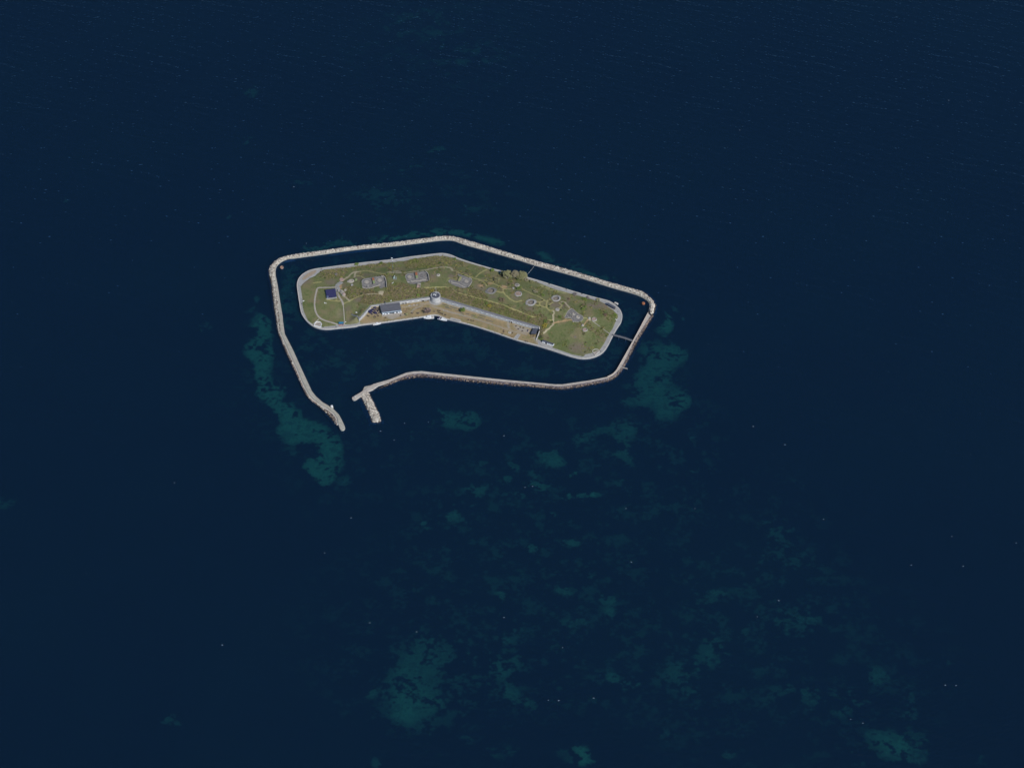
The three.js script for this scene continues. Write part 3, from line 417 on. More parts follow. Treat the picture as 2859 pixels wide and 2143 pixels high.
{ // western pair
  const [pts, top] = bed(vJ([[1392, 640], [1400, 600], [1440, 570], [1520, 556], [1600, 545], [1690, 525], [1800, 515], [1860, 535], [1890, 600], [1898, 660], [1905, 735], [1848, 752], [1790, 765], [1740, 720], [1640, 745], [1560, 765], [1430, 775], [1410, 740]]), .9);
  const g = thing('twin_gun_platform', 'concrete platform with two ringed gun beds nearest the blue solar roof', 'gun platform', [pts[0][0], top, pts[0][1]]);
  partW('slab', poly(pts, top, 2.6, .12), M.bunker, g);
  gunRing(g, vJ([[1500, 640]])[0], top, 3.1); gunRing(g, vJ([[1770, 605]])[0], top, 3.1);
  partW('outer_ring', sweep(smoothLine(ring(...P(...vJ([[1500, 640]])[0], top), 6.1, 20), 1.2, true).slice(0, -1), [[-.25, -.05], [-.25, .22], [.25, .22], [.25, -.05]], top, true), M.bunkerMid, g);
  partW('outer_ring', sweep(smoothLine(ring(...P(...vJ([[1775, 608]])[0], top), 6.1, 20), 1.2, true).slice(0, -1), [[-.25, -.05], [-.25, .22], [.25, .22], [.25, -.05]], top, true), M.bunkerMid, g);
  const a = P(...vJ([[1632, 575]])[0], top), b = P(...vJ([[1655, 690]])[0], top);
  partW('traverse', orientedBox(a, b, 3.3, top - .3, top + 1.9), M.bunker, g);
  const m = [mix(a[0], b[0], .45), mix(a[1], b[1], .45)]; partW('rust_cover', orientedBox(a, m, 2.7, top + 1.92, top + 2.02), M.rust, g); partW('mossy_steps', orientedBox(m, b, 2.7, top + 1.92, top + 2.04), M.mossGreen, g);
  const E = smoothLine(PW(vJ([[1800, 515], [1860, 532], [1893, 600], [1904, 670], [1910, 740]]), top + 1.6), 1.5); partW('retaining_wall', sweep(E, [[-.5, -2], [-.5, 2.5], [.4, 2.5], [.4, -2]], top), M.bunkerLight, g);
  partW('breastwork', sweep(smoothLine(PW(vJ([[1412, 748], [1470, 772], [1560, 770], [1650, 742], [1740, 712], [1780, 690]]), top), 1.5), [[-.7, -1.6], [-.5, .55], [.5, .55], [.7, -1.6]], top), M.bunkerLight, g);
  partW('shelter', [orientedBox(P(...vJ([[1800, 755]])[0], top), P(...vJ([[1800, 790]])[0], top), 5, top - 2.2, top + .5)], M.bunker, g); { const p = P(...vJ([[1526, 745]])[0], top); partW('doorway', hollow(p[0], top, p[1], 1.0, 1.5, 2.2), M.bunkerLight, g); }
}
{ // middle pair
  const c = view(1060, 700, 13.82);
  const [pts, top] = bed(c([[985, 1010], [990, 960], [1060, 880], [1200, 850], [1400, 830], [1560, 790], [1720, 770], [1800, 800], [1860, 880], [1885, 1000], [1890, 1130], [1820, 1180], [1640, 1190], [1500, 1240], [1330, 1280], [1180, 1270], [1080, 1230], [1030, 1140]]), .9);
  const g = thing('twin_gun_platform', 'concrete platform with two ringed gun beds split by a rust red and green block', 'gun platform', [pts[0][0], top, pts[0][1]]);
  partW('slab', poly(pts, top, 2.8, .12), M.bunker, g);
  gunRing(g, c([[1155, 1005]])[0], top, 2.6); gunRing(g, c([[1680, 945]])[0], top, 3.0, M.bunker);
  partW('outer_ring', sweep(smoothLine(ring(...P(...c([[1150, 990]])[0], top), 5.6, 20), 1.2, true).slice(0, -1), [[-.25, -.05], [-.25, .22], [.25, .22], [.25, -.05]], top, true), M.bunkerMid, g);
  partW('outer_ring', sweep(smoothLine(ring(...P(...c([[1690, 950]])[0], top), 6.0, 20), 1.2, true).slice(0, -1), [[-.25, -.05], [-.25, .22], [.25, .22], [.25, -.05]], top, true), M.bunkerMid, g);
  const a = P(...c([[1405, 870]])[0], top), b = P(...c([[1440, 1090]])[0], top);
  partW('traverse', orientedBox(a, b, 3.3, top - .3, top + 2), M.bunker, g);
  const m = [mix(a[0], b[0], .52), mix(a[1], b[1], .52)]; partW('rust_cover', orientedBox(a, m, 2.9, top + 2.02, top + 2.12), M.rust, g); partW('mossy_steps', orientedBox(m, b, 2.9, top + 2.02, top + 2.14), M.mossGreen, g);
  partW('retaining_wall', sweep(smoothLine(PW(c([[1760, 790], [1850, 870], [1890, 980], [1905, 1120]]), top + 1.6), 1.5), [[-.5, -2], [-.5, 2.5], [.4, 2.5], [.4, -2]], top), M.bunkerLight, g);
  partW('breastwork', sweep(smoothLine(PW(c([[1060, 1200], [1160, 1190], [1330, 1170], [1480, 1160], [1640, 1130], [1800, 1110]]), top), 1.5), [[-.7, -.2], [-.5, .55], [.5, .55], [.7, -.2]], top), M.bunkerLight, g);
  { const p = P(...c([[1210, 1205]])[0], top); partW('doorway', hollow(p[0], top, p[1], 1.1, 1.6, 2.4), M.bunkerLight, g); }
  const s = G(...c([[1500, 1350]])[0]);
  const h = thing('bunker_entrance', 'pale concrete stair well and roof slab just below the middle gun platform', 'bunker', [s[0], s[1], s[2]]);
  level(ring(s[0], s[2], 3.5), s[1] - .1, 2);
  part('floor', box(4.6, .5, 6.5, 0, .1, 0), M.brick, h); part('roof_slab', rbox(3.4, .5, 2, .08, 1.2, 1.6, -2.2), M.bunkerLight, h); part('side_wall', box(.5, 1.4, 6.2, -2.1, .9, 0), M.bunkerLight, h); part('side_wall', box(.5, 1.4, 6.2, 2.3, .9, 0), M.bunkerLight, h); part('doorway', hollow(-.6, .35, -1.6, 1.1, 1.7, 1.6), M.bunkerLight, h);
}
{ // third platform, half buried
  const c = view(1200, 740, 15.79);
  const [pts, top] = bed(c([[1235, 375], [1500, 460], [1740, 560], [1830, 620], [1845, 720], [1760, 850], [1680, 950], [1560, 1000], [1440, 1010], [1250, 960], [1000, 860], [800, 730], [860, 610], [1060, 650], [1190, 690], [1290, 510], [1240, 470]]), .8);
  const g = thing('gun_platform', 'half buried concrete platform with one ringed gun bed and a yellow mossy block', 'gun platform', [pts[0][0], top, pts[0][1]]);
  partW('slab', poly(pts, top, 2.6, .12), M.bunker, g); gunRing(g, c([[1620, 710]])[0], top, 2.7);
  partW('outer_ring', sweep(smoothLine(ring(...P(...c([[1600, 720]])[0], top), 6.2, 20), 1.2, true).slice(0, -1), [[-.2, -.05], [-.2, .18], [.2, .18], [.2, -.05]], top, true), M.bunkerLight, g);
  const a = P(...c([[1375, 545]])[0], top), b = P(...c([[1275, 735]])[0], top);
  partW('traverse', orientedBox(a, b, 3.6, top - .3, top + 1.6), M.bunker, g); partW('mossy_cover', orientedBox(a, b, 3.2, top + 1.62, top + 1.74), M.mossYellow, g);
  partW('retaining_wall', sweep(smoothLine(PW(c([[1740, 555], [1830, 610], [1855, 700], [1790, 830], [1690, 955]]), top + .8), 1.5), [[-.45, -2], [-.45, 1.2], [.4, 1.2], [.4, -2]], top), M.bunkerLight, g);
  partW('breastwork', sweep(smoothLine(PW(c([[820, 690], [1000, 780], [1200, 800], [1450, 930], [1560, 980]]), top), 1.5), [[-.7, -.2], [-.5, .4], [.5, .4], [.7, -.2]], top), M.bunkerLight, g);
  { const p = P(...c([[962, 770]])[0], top); partW('doorway', hollow(p[0], top, p[1], 1.0, 1.5, 2), M.bunkerLight, g); }
}
function roundPit(label, [px, py], ro, ri, depth, opt = {}) {
  const g0 = G(px, py), y = g0[1]; const sunk = opt.sunk || 0; level(ring(g0[0], g0[2], ro), y - .05, opt.blend || 3); if (sunk) level(ring(g0[0], g0[2], ri - .2), y - sunk - .3, 1.0);
  const g = thing(opt.name || 'gun_pit', label, opt.cat || 'gun pit', [g0[0], y, g0[2]], opt.group);
  const wob = a => 1 + (opt.spur ? opt.spur * Math.pow(Math.abs(Math.cos(a + (opt.turn || 0))), 8) : 0);
  const n = 40, pos = [], prof = [[ri, .1 - sunk], [ri, depth], [ri + (ro - ri) * .3, depth], [ro, .16], [ro + .25, -1]];
  const v = (i, j) => { const a = i / n * 2 * Math.PI, r = j < 2 ? prof[j][0] : mix(prof[j][0], prof[j][0] * wob(a), j === 2 ? .3 : 1); return [r * Math.cos(a), prof[j][1], r * Math.sin(a)]; };
  for (let i = 0; i < n; i++) for (let j = 0; j < 4; j++) { const a = v(i, j), b = v(i + 1, j), c = v(i + 1, j + 1), d = v(i, j + 1); pos.push(...a, ...c, ...b, ...a, ...d, ...c); }
  const rg = new THREE.BufferGeometry(); rg.setAttribute('position', new THREE.Float32BufferAttribute(pos, 3)); rg.computeVertexNormals();
  part('rim', boxUV(rg), opt.rim || M.bunkerLight, g);
  part('floor', cyl(ri + .05, ri + .05, .4, 0, -.05 - sunk, 0, 32), opt.floor || M.gravel, g);
  if (opt.pivot) { part('pivot', cyl(.55, .65, .4, 0, .3 - sunk, 0, 14), M.bunkerLight, g); for (let k = 0; k < 6; k++) part('bolt', cyl(.14, .14, .5, ri * .6 * Math.cos(k), .3 - sunk, ri * .6 * Math.sin(k), 6), M.bunkerLight, g); }
  if (opt.niches) for (let k = 0; k < opt.niches; k++) { const a = -1.9 + k * .5; part('niche', hollow((ri - .35) * Math.cos(a), .12 - sunk, (ri - .35) * Math.sin(a), .8, depth * .5 + sunk * .6, .6, -a - Math.PI / 2), opt.rim || M.bunkerLight, g); }
  return g;
}
roundPit('round concrete gun pit with pointed side wings, beside the narrow winding trail', vF([[965, 230]])[0], 6.3, 4.3, .75, { sunk: 1.3, floor: M.earth, rim: M.bunker, spur: .28, turn: .25, pivot: 1, niches: 3 });
roundPit('round concrete gun pit with pointed side wings, at the loop of trails', vF([[1780, 470]])[0], 6.5, 4.4, .75, { sunk: 1.3, floor: M.earth, rim: M.bunkerMid, spur: .22, turn: .3, pivot: 1, niches: 3 });
roundPit('round concrete gun pit on the slope facing the boulder breakwater', vG([[530, 240]])[0], 6.1, 4.1, .75, { sunk: 1.3, floor: M.earth, rim: M.bunkerMid, spur: .12, turn: .5, pivot: 1, niches: 3 });
roundPit('small round pit with red brown floor at the head of the straight stone path', vG([[1320, 670]])[0], 3.6, 2.7, 1.0, { floor: M.brick, niches: 2 });
roundPit('small round pit standing alone in the wide eastern lawn', vG([[1128, 888]])[0], 3.5, 2.6, .95, { floor: M.brick, niches: 2 });
roundPit('small low brick ring beside the grey yard uphill of the solar roof', vJ([[985, 590]])[0], 3.2, 2.4, .7, { rim: M.brick, floor: M.brick });
roundPit('low grey pit with pointed wings between solar roof and the twin platform', vJ([[1178, 620]])[0], 3.6, 2.3, .8, { spur: .5, turn: .2, floor: M.gravel });
roundPit('tiny round pit half hidden in scrub behind the solar roof', vJ([[1062, 803]])[0], 1.9, 1.3, .6, { floor: M.gravel });
roundPit('broken concrete pit divided by low walls inside', vF([[1525, 295]])[0], 4.9, 3.6, .7, { name: 'ruined_pit', rim: M.bunkerMid, floor: M.rustGrey });
{ const g = scene.children[scene.children.length - 1]; for (const [x, z, r] of [[-1.2, -1.6, .3], [1.4, -.8, -.5], [.2, 1.4, .2], [-2, .6, .9]]) part('dividing_wall', rbox(.45, .8, 2.6, .08, x, .45, z, r), M.bunkerLight, g); }
roundPit('shallow ruined concrete pit on a brown rise beside the big trees', vF([[1500, 115]])[0], 3.4, 2.2, .6, { name: 'ruined_pit', floor: M.bunker });
roundPit('small concrete ventilation ring with a dark mouth between two gun platforms', vB([[880, 782]])[0], 2.6, .9, .9, { name: 'vent_shaft', cat: 'vent', sunk: 2.2 });
roundPit('small shallow concrete dish beside the brown oval of bare earth', vG([[562, 468]])[0], 3.0, 1.6, .55, { name: 'concrete_dish', cat: 'dish', floor: M.quay });
function cupola(label, [px, py], r, mat = M.bunkerLight) {
  const g0 = G(px, py), g = thing('observation_dome', label, 'dome', g0); level(ring(g0[0], g0[2], r), g0[1] - .05, 1.5);
  part('shell', lathe([[r * 1.15, -.6], [r * 1.12, .25], [r, .35], [r * .95, .9], [r * .7, 1.45], [r * .35, 1.7], [.01, 1.75]], 0, 0, 0, 28), mat, g); part('hood', hollow(r * .8, .1, -r * .1, .7, 1.0, .8, Math.PI / 2), mat, g); return g;
}
cupola('pale concrete dome next to the pit at the stone path', vG([[1218, 650]])[0], 1.7); cupola('pale concrete dome at the end of the short trail on the eastern lawn', vG([[1080, 797]])[0], 1.7);
{ // eastern command post: kite shaped apron with two pits and a trench
  const c = view(1560, 850, 18.42);
  const [pts, top] = bed(c([[590, 240], [680, 210], [840, 330], [1000, 480], [1190, 570], [1250, 650], [1255, 740], [1150, 840], [1060, 885], [830, 880], [740, 860], [680, 770], [600, 690], [300, 690], [340, 590], [420, 430], [500, 310]]), .2, 2);
  const g = thing('gun_platform', 'kite shaped grey concrete apron with two round pits and dark trenches', 'gun platform', [pts[0][0], top, pts[0][1]]);
  partW('slab', poly(pts, top, 1.6, .12), M.bunker, g);
  partW('kerb', sweep(smoothLine([...pts, pts[0]], 1.2), [[-.28, -.1], [-.28, .35], [.28, .35], [.28, -.1]], top), M.bunkerLight, g);
  for (const [q, r, d] of [[[985, 640], 2.0, .9], [[770, 480], 1.25, .8]]) { const [x, z] = P(...c([q])[0], top); partW('pit_ring', lathe([[r, -.05], [r, d], [r + .35, d], [r + .9, -.05]], x, top, z, 30), M.bunkerLight, g); partW('pit_floor', cyl(r, r, .12, x, top + .03, z, 24), M.gravel, g); }
  for (const [a, b, w, h] of [[[500, 500], [620, 620], .6, 1.5], [[560, 470], [680, 590], .6, 1.1], [[640, 560], [720, 660], .6, 1.1], [[420, 610], [510, 670], .5, .9], [[680, 470], [720, 540], .5, 1.0], [[640, 330], [720, 390], .4, .7], [[760, 640], [820, 700], .4, .8]]) partW('trench_wall', orientedBox(P(...c([a])[0], top), P(...c([b])[0], top), w, top - .1, top + h), M.bunkerLight, g);
  partW('mossy_cover', orientedBox(P(...c([[585, 500]])[0], top), P(...c([[660, 570]])[0], top), .9, top + .9, top + 1.05), M.mossGreen, g);
  const s = G(...c([[750, 890]])[0]), k = thing('concrete_block', 'small pale concrete block at the foot of the kite shaped apron', 'block', s); part('body', rbox(1.4, 1.1, 1.6, .15, 0, .4, 0, .4), M.bunkerLight, k);
}
{ // turquoise entrance by the mast
  const s = G(...vJ([[2068, 565]])[0]); level(ring(s[0], s[2], 3.5), s[1], 2);
  const g = thing('bunker_entrance', 'pale turquoise concrete entrance with dark red door between the twin platforms', 'bunker', s);
  part('apron', box(4.6, .4, 5.2, .7, .05, 0), M.bunker, g); part('roof_slab', rbox(2.3, 1.6, 4.2, .1, -.2, .9, .2, .1), M.turquoise, g); part('side_wall', box(.4, 1.2, 4.6, 2.6, .6, .2), M.turquoise, g); part('vent_hood', rbox(1.3, 1.3, 1.2, .1, -.9, 1.9, -1.6), M.charcoal, g); part('vent_hood', rbox(.6, 1.6, .6, .08, .5, 1.9, -2.2), M.whiteMatt, g); part('door', box(1.3, 1.5, .2, 0, .9, 2.42, .1), std({ color: srgb(92, 36, 34) }), g);
  const a = G(...vJ([[2065, 640]])[0]), b = G(...vJ([[2018, 670]])[0]); partW('plank_walk', orientedBox([a[0], a[2]], [b[0], b[2]], .9, Math.min(a[1], b[1]) - .1, Math.max(a[1], b[1]) + .12), M.whiteMatt, g);
}
{ // bunkers behind the solar roof
  const s = G(...vJ([[1010, 880]])[0]); level(ring(s[0], s[2], 5.2), s[1], 2.5);
  const g = thing('bunker', 'rounded pale concrete bunker with black doorway behind the solar roof', 'bunker', s);
  const o = (x, y) => { const p = P(...vJ([[x, y]])[0], s[1] + 1); return [p[0] - s[0], p[1] - s[2]]; };
  part('body', poly([o(975, 800), o(1005, 808), o(1035, 845), o(1060, 875), o(1065, 900), o(1040, 925), o(1000, 920), o(975, 880), o(930, 835), o(900, 825), o(905, 800), o(940, 795)], 1.5, 2.4, .25), M.bunkerLight, g);
  const d = o(1030, 890); part('cupola', lathe([[1.9, 0], [1.8, .6], [1.2, 1], [.01, 1.1]], d[0], 1.5, d[1], 24), M.brick, g); const q = o(982, 850); part('doorway', hollow(q[0], 1.5, q[1], 1.2, 1.5, 1.8, -.2), M.bunkerLight, g);
  const t = G(...vJ([[1280, 600]])[0]), h = thing('concrete_block', 'pale green concrete block with two dark holes beside the winged pit', 'block', t); level(ring(t[0], t[2], 2), t[1], 1.5); part('body', rbox(2.8, 1.3, 2.2, .1, 0, .5, 0), M.mossGreen, h); part('vent_hood', hollow(-.9, 1.15, -.5, .7, .7, .7), M.mossGreen, h); part('vent_hood', hollow(.8, 1.15, -.5, .7, .7, .7), M.mossGreen, h);
  for (const [p, l] of [[vJ([[1198, 700]])[0], 'flat grey concrete slab in the scrub below the winged pit'], [vF([[1420, 180]])[0], 'flat grey concrete slab in the shade of a bush by the trail']]) { const u = G(...p), k = thing('concrete_slab', l, 'slab', u); part('body', rbox(3, .5, 3.2, .1, 0, .2, 0, .1), M.quay, k); }
}
{ // pavilion with the solar roof
  const g0 = G(...vJ([[765, 930]])[0]), y = g0[1], roofY = y + 2.5;
  const [nw, ne, se, sw] = PW(vJ([[650, 797], [855, 772], [882, 945], [680, 968]]), roofY); level([nw, ne, se, sw], y - .02, 3);
  const g = thing('solar_pavilion', 'square low pavilion whose roof is a field of dark blue solar panels', 'building', [nw[0], y, nw[1]]);
  const q = (u, v) => [mix(mix(nw[0], ne[0], u), mix(sw[0], se[0], u), v), mix(mix(nw[1], ne[1], u), mix(sw[1], se[1], u), v)];
  partW('walls', poly([q(.06, .06), q(.94, .06), q(.94, .9), q(.06, .9)], roofY - .35, 2.4), M.paleWall, g);
  partW('roof', poly([q(0, 0), q(1, 0), q(1, 1), q(0, 1)], roofY - .02, .3, .04), M.slate, g);
  partW('floor_slab', poly([q(-.03, 0), q(1.02, 0), q(1.02, 1.03), q(-.03, 1.03)], y + .12, .5), M.quay, g);
  const skip = (i, j) => j >= 6 && i < 2, pale = std({ color: srgb(104, 112, 138), roughness: .5 });
  for (let j = 0; j < 8; j++) for (let i = 0; i < 10; i++) { const a = .012, u0 = i / 10 + a * .5, u1 = (i + 1) / 10 - a * .5, v0 = j / 8 + a * .5, v1 = (j + 1) / 8 - a * .5; partW('solar_panel', poly([q(u0, v0), q(u1, v0), q(u1, v1), q(u0, v1)], roofY + .08, .09), skip(i, j) ? pale : M.solar, g); }
  for (let i = 0; i <= 8; i++) { const p = q(.03 + i * .1175, .975); partW('post', box(.16, 2.1, .16, p[0], y + 1.15, p[1]), M.white, g); }
  partW('glass_front', poly([q(.1, .905), q(.9, .905), q(.9, .912), q(.1, .912)], roofY - .5, 1.6), M.glass, g);
}
{ // lattice mast: only its head and its shadow show
  const b = G(1097, 759.5), g = thing('lattice_mast', 'slender lattice mast with white antenna box at its top behind the gun platforms', 'mast', b), H = 25;
  for (const [x, z] of [[-.45, -.3], [.45, -.3], [0, .5]]) part('leg', rod([x, -.3, z], [x * .35, H, z * .35], .07, .05, 5), M.steel, g);
  for (let k = 0; k < 20; k++) { const y = k * 1.25, f = 1 - .65 * y / H, f2 = 1 - .65 * (y + 1.25) / H; part('brace', [rod([-.45 * f, y, -.3 * f], [.45 * f2, y + 1.25, -.3 * f2], .035, .035, 4), rod([.45 * f, y, -.3 * f], [0, y + 1.25, .5 * f2], .035, .035, 4), rod([0, y, .5 * f], [-.45 * f2, y + 1.25, -.3 * f2], .035, .035, 4)], M.steel, g); }
  part('antenna_box', rbox(2.0, .9, .9, .15, -.4, H + .6, 0), M.white, g); part('antenna_dish', rbox(.9, 1.1, .6, .12, .5, H - 3.2, .5), M.white, g); part('lower_box', rbox(.6, .7, .5, .1, .4, 11, .4), M.white, g);
}

// ---------------------------------------------------------------- painting of the ground: grass, bare earth, trodden trails
const TW = 2048, TH = Math.round(2048 * (GZ1 - GZ0) / (GX1 - GX0)), MPT = (GX1 - GX0) / TW;
const terracePx = [...vJ([[1345, 1440], [1375, 1500]]), ...vE([[0, 1075], [480, 1018], [800, 972], [1300, 905], [1590, 868]]), ...vF([[60, 800], [500, 905], [1000, 1060], [1500, 1230], [1940, 1345]]), ...vG([[150, 1085]]), ...vF([[1900, 1230], [1960, 1060], [1900, 1040], [1285, 862], [700, 690], [70, 505]]), ...vE([[1700, 600], [1600, 620], [1480, 570], [860, 665], [260, 735]])];
const terraceW = PW(terracePx, QH);
let trailMask, earthMask, scrubMask, dryMask;
{
  const cv = document.createElement('canvas'); cv.width = TW; cv.height = TH; const c = cv.getContext('2d');
  const T = p => [(p[0] - GX0) / MPT, (p[1] - GZ0) / MPT], dG = l => GL(l).map(T), dQ = l => PW(l, QH).map(T);
  const path = pts => { c.beginPath(); pts.forEach(([x, y], i) => i ? c.lineTo(x, y) : c.moveTo(x, y)); };
  const start = () => { c.globalCompositeOperation = 'source-over'; c.filter = 'none'; c.fillStyle = '#000'; c.fillRect(0, 0, TW, TH); c.globalCompositeOperation = 'lighten'; c.lineCap = c.lineJoin = 'round'; };
  const grab = () => { const d = c.getImageData(0, 0, TW, TH).data, o = new Uint8Array(TW * TH * 4); o.set(d); return o; };
  const L = (l, metres, ch, blur = 2) => { c.filter = `blur(${blur}px)`; c.strokeStyle = ch; c.lineWidth = metres / MPT; path(smoothLine(l, 6)); c.stroke(); c.filter = 'none'; };
  const F = (pts, ch, blur = 6) => { c.filter = `blur(${blur}px)`; c.fillStyle = ch; path(pts); c.closePath(); c.fill(); c.filter = 'none'; };
  const E2 = (vw, list, ch, blur = 8) => list.forEach(([x, y, rx, ry]) => F(dG(vw(Array.from({ length: 14 }, (_, k) => [x + rx * Math.cos(k * .4488), y + ry * Math.sin(k * .4488)]))), ch, blur));
  start();
  // red: yellow trodden grass, green: pale bare earth or gravel trail, blue: orange clay
  const R = '#f00', Gn = '#0f0', B = '#00f';
  for (const l of [vJ([[680, 1000], [860, 1030], [960, 1035]]), vJ([[860, 1020], [910, 965]]), vJ([[1150, 1030], [1030, 1085]]), vJ([[1150, 1030], [1250, 970], [1400, 915], [1600, 890]]), vJ([[1350, 425], [1500, 412], [1650, 438], [1850, 470], [2000, 460]]), vJ([[1290, 510], [1380, 520], [1450, 560]]), vJ([[650, 800], [672, 990]]), vJ([[400, 660], [560, 640]]),
    vB([[1130, 710], [1200, 730], [1350, 780], [1500, 840], [1700, 880], [1850, 940], [1990, 1000]]), vB([[1520, 820], [1640, 720], [1720, 690]]), vF([[1230, 190], [1212, 240], [1230, 275], [1290, 340], [1370, 410], [1480, 458], [1600, 430]]), vF([[1120, 130], [1230, 190], [1380, 190]]), vF([[1600, 190], [1800, 290], [1950, 350], [2060, 420], [2140, 440]]), vF([[1080, 240], [1160, 265], [1212, 262]]),
    vB([[640, 1000], [840, 995], [1000, 990], [1100, 1005], [1170, 1060], [1300, 1110], [1500, 1160], [1800, 1240], [2000, 1300], [2210, 1390]]), vF([[1250, 540], [1600, 680], [1800, 760], [1900, 780]]),
    vG([[120, 300], [205, 315], [270, 290], [350, 290], [380, 270]]), vG([[120, 380], [200, 390], [330, 430], [400, 480], [480, 490]]), vG([[205, 320], [198, 385]]), vG([[350, 295], [330, 425]]), vG([[480, 325], [370, 390], [345, 420]]), vG([[590, 325], [650, 380], [600, 440]]), vG([[1060, 630], [1190, 655]]), vB([[1570, 870], [1660, 900], [1720, 970]]), vG([[360, 685], [480, 690]])]) L(dG(l), 1.2, R, 2);
  for (const l of [vJ([[1030, 590], [1110, 540], [1170, 490], [1240, 438], [1350, 428]]), vJ([[1270, 445], [1250, 540]]), vJ([[2000, 455], [2210, 450]]), vB([[0, 740], [130, 720], [250, 725]]), vB([[300, 745], [500, 715], [700, 690], [800, 668], [950, 648], [1090, 660], [1130, 710]]), vJ([[1040, 930], [1150, 1022]]), vG([[640, 305], [700, 310], [760, 370], [830, 455], [900, 500], [1000, 570]]), vF([[1200, 130], [1290, 160]]), vJ([[1500, 895], [1700, 885], [1830, 900]]), vG([[1190, 675], [1240, 690]])]) L(dG(l), 1.6, Gn, 3);
  for (const [l, w] of [[vG([[480, 760], [400, 850], [280, 950]]), 1.8], [vG([[490, 500], [480, 700], [488, 745]]), 1.9]]) L(dG(l), w, Gn, 2);
  L(dG(vG([[490, 745], [650, 710], [860, 685]])), 1.5, B, 2); L(dG(vG([[1190, 680], [1110, 780]])), 1.1, B, 2); L(dG(vJ([[950, 690], [955, 770]])), 3, B, 4); L(dG(vG([[700, 690], [780, 620], [720, 640]])), 1, B, 3);
  E2(vJ, [[1800, 860, 60, 35], [300, 500, 60, 20]], Gn, 5); E2(vF, [[1240, 150, 50, 30], [760, 125, 60, 18], [940, 80, 60, 14]], B, 8);
  trailMask = grab();
  start(); // red: brown earth patches, green: scrubby ground, blue: pale dry grass
  E2(vG, [[550, 385, 120, 60], [720, 380, 60, 60], [980, 1250, 190, 110], [1130, 1380, 110, 30], [930, 1040, 40, 40], [760, 290, 40, 50], [1430, 380, 260, 70], [250, 1000, 60, 40]], R, 12);
  E2(vJ, [[960, 1290, 60, 90], [1120, 1180, 60, 70], [1200, 1430, 110, 50], [1330, 1000, 120, 60], [1350, 560, 80, 60], [760, 640, 120, 60], [250, 640, 90, 40], [1500, 490, 150, 20], [1020, 700, 50, 60], [960, 330, 60, 20]], R, 12);
  E2(vB, [[1150, 800, 110, 50], [800, 790, 60, 50], [1600, 980, 90, 50], [1250, 565, 110, 16], [1000, 620, 120, 14], [60, 790, 50, 30], [210, 740, 50, 16]], R, 10);
  E2(vF, [[1400, 90, 110, 40], [1000, 350, 90, 40], [1500, 380, 110, 30], [1760, 600, 110, 50], [1500, 250, 90, 30], [700, 200, 140, 60]], R, 12);
  F(dG([...vJ([[1380, 790], [1450, 960], [1380, 1060], [1560, 1090], [2210, 1020]]), ...vE([[860, 560], [1480, 470], [1700, 500], [2200, 645]]), ...vF([[830, 610], [1400, 780], [1950, 950], [2050, 960], [2050, 850], [1900, 790], [1250, 545], [560, 350], [150, 180]]), ...vB([[1100, 1010], [620, 1010], [480, 1010], [250, 930], [60, 960]]), ...vJ([[1830, 900]])]), Gn, 5);
  F(dG(vJ([[1060, 760], [1180, 740], [1300, 760], [1400, 790], [1440, 900], [1280, 950], [1170, 1000], [1060, 920]])), Gn, 6);
  F(dG(vJ([[560, 430], [650, 390], [760, 385], [1000, 370], [1080, 360], [1100, 420], [1000, 520], [850, 540], [700, 560], [560, 520]])), '#0a0', 8);
  F(dG(vB([[300, 570], [450, 530], [640, 490], [860, 470], [1000, 470], [1130, 510], [1100, 570], [900, 620], [600, 650], [350, 660]])), Gn, 6);
  F(dG(vF([[500, 200], [750, 230], [850, 330], [860, 430], [600, 360], [480, 320]])), Gn, 6);
  F(dG(vJ([[1100, 330], [1500, 270], [1880, 250], [1880, 300], [1500, 340], [1250, 370]])), '#0a0', 6);
  F(dG(vG([[190, 570], [330, 660], [350, 740], [280, 950], [250, 1080], [190, 1060], [220, 830], [0, 760], [20, 640]])), Gn, 6);
  F(dG(vC([[520, 640], [700, 700], [900, 755], [950, 770], [850, 765], [640, 720], [520, 670]])), B, 6); F(dG(vJ([[860, 1180], [960, 1160], [970, 1380], [880, 1400]])), '#008', 14);
  earthMask = grab();
  start(); // terrace: red gravel or paving, green green grass
  for (const [l, w] of [[vE([[900, 715], [1100, 690], [1280, 650], [1350, 640]]), 1.4], [vE([[1090, 810], [1180, 740], [1330, 680]]), 1.6], [vE([[1500, 690], [1700, 750], [1900, 820], [2210, 900]]), 1.6], [vF([[0, 640], [500, 765], [1000, 925], [1350, 1040], [1700, 1130]]), 1.5], [vF([[1320, 890], [1330, 990]]), 3], [vE([[40, 1050], [500, 1000]]), .8]]) L(dQ(l), w, R, 3);
  F(dQ(vE([[640, 960], [560, 890], [880, 860], [1010, 860], [830, 910], [740, 960]])), R, 5); F(dQ(vE([[240, 730], [450, 660], [480, 880], [330, 870], [200, 850]])), '#700', 6); F(dQ(vE([[1300, 660], [1480, 590], [1720, 560], [1760, 640], [1600, 690], [1470, 660]])), '#900', 5); F(dQ(vF([[1420, 920], [1560, 960], [1780, 1020], [1760, 1100], [1620, 1100], [1480, 1020]])), R, 6); F(dQ(vF([[1800, 1170], [1900, 1200], [2000, 1300], [2050, 1390], [1900, 1300]])), R, 5); F(dQ(vF([[80, 490], [1285, 845], [1285, 880], [700, 710], [80, 530]])), '#900', 4);
  E2((l) => l, [], R);
  for (const [x, y, rx, ry] of [[1000, 870, 60, 40], [1260, 790, 60, 20], [1780, 690, 120, 30], [700, 1020, 200, 30]]) F(dQ(vE(Array.from({ length: 12 }, (_, k) => [x + rx * Math.cos(k * .5236), y + ry * Math.sin(k * .5236)]))), Gn, 10);
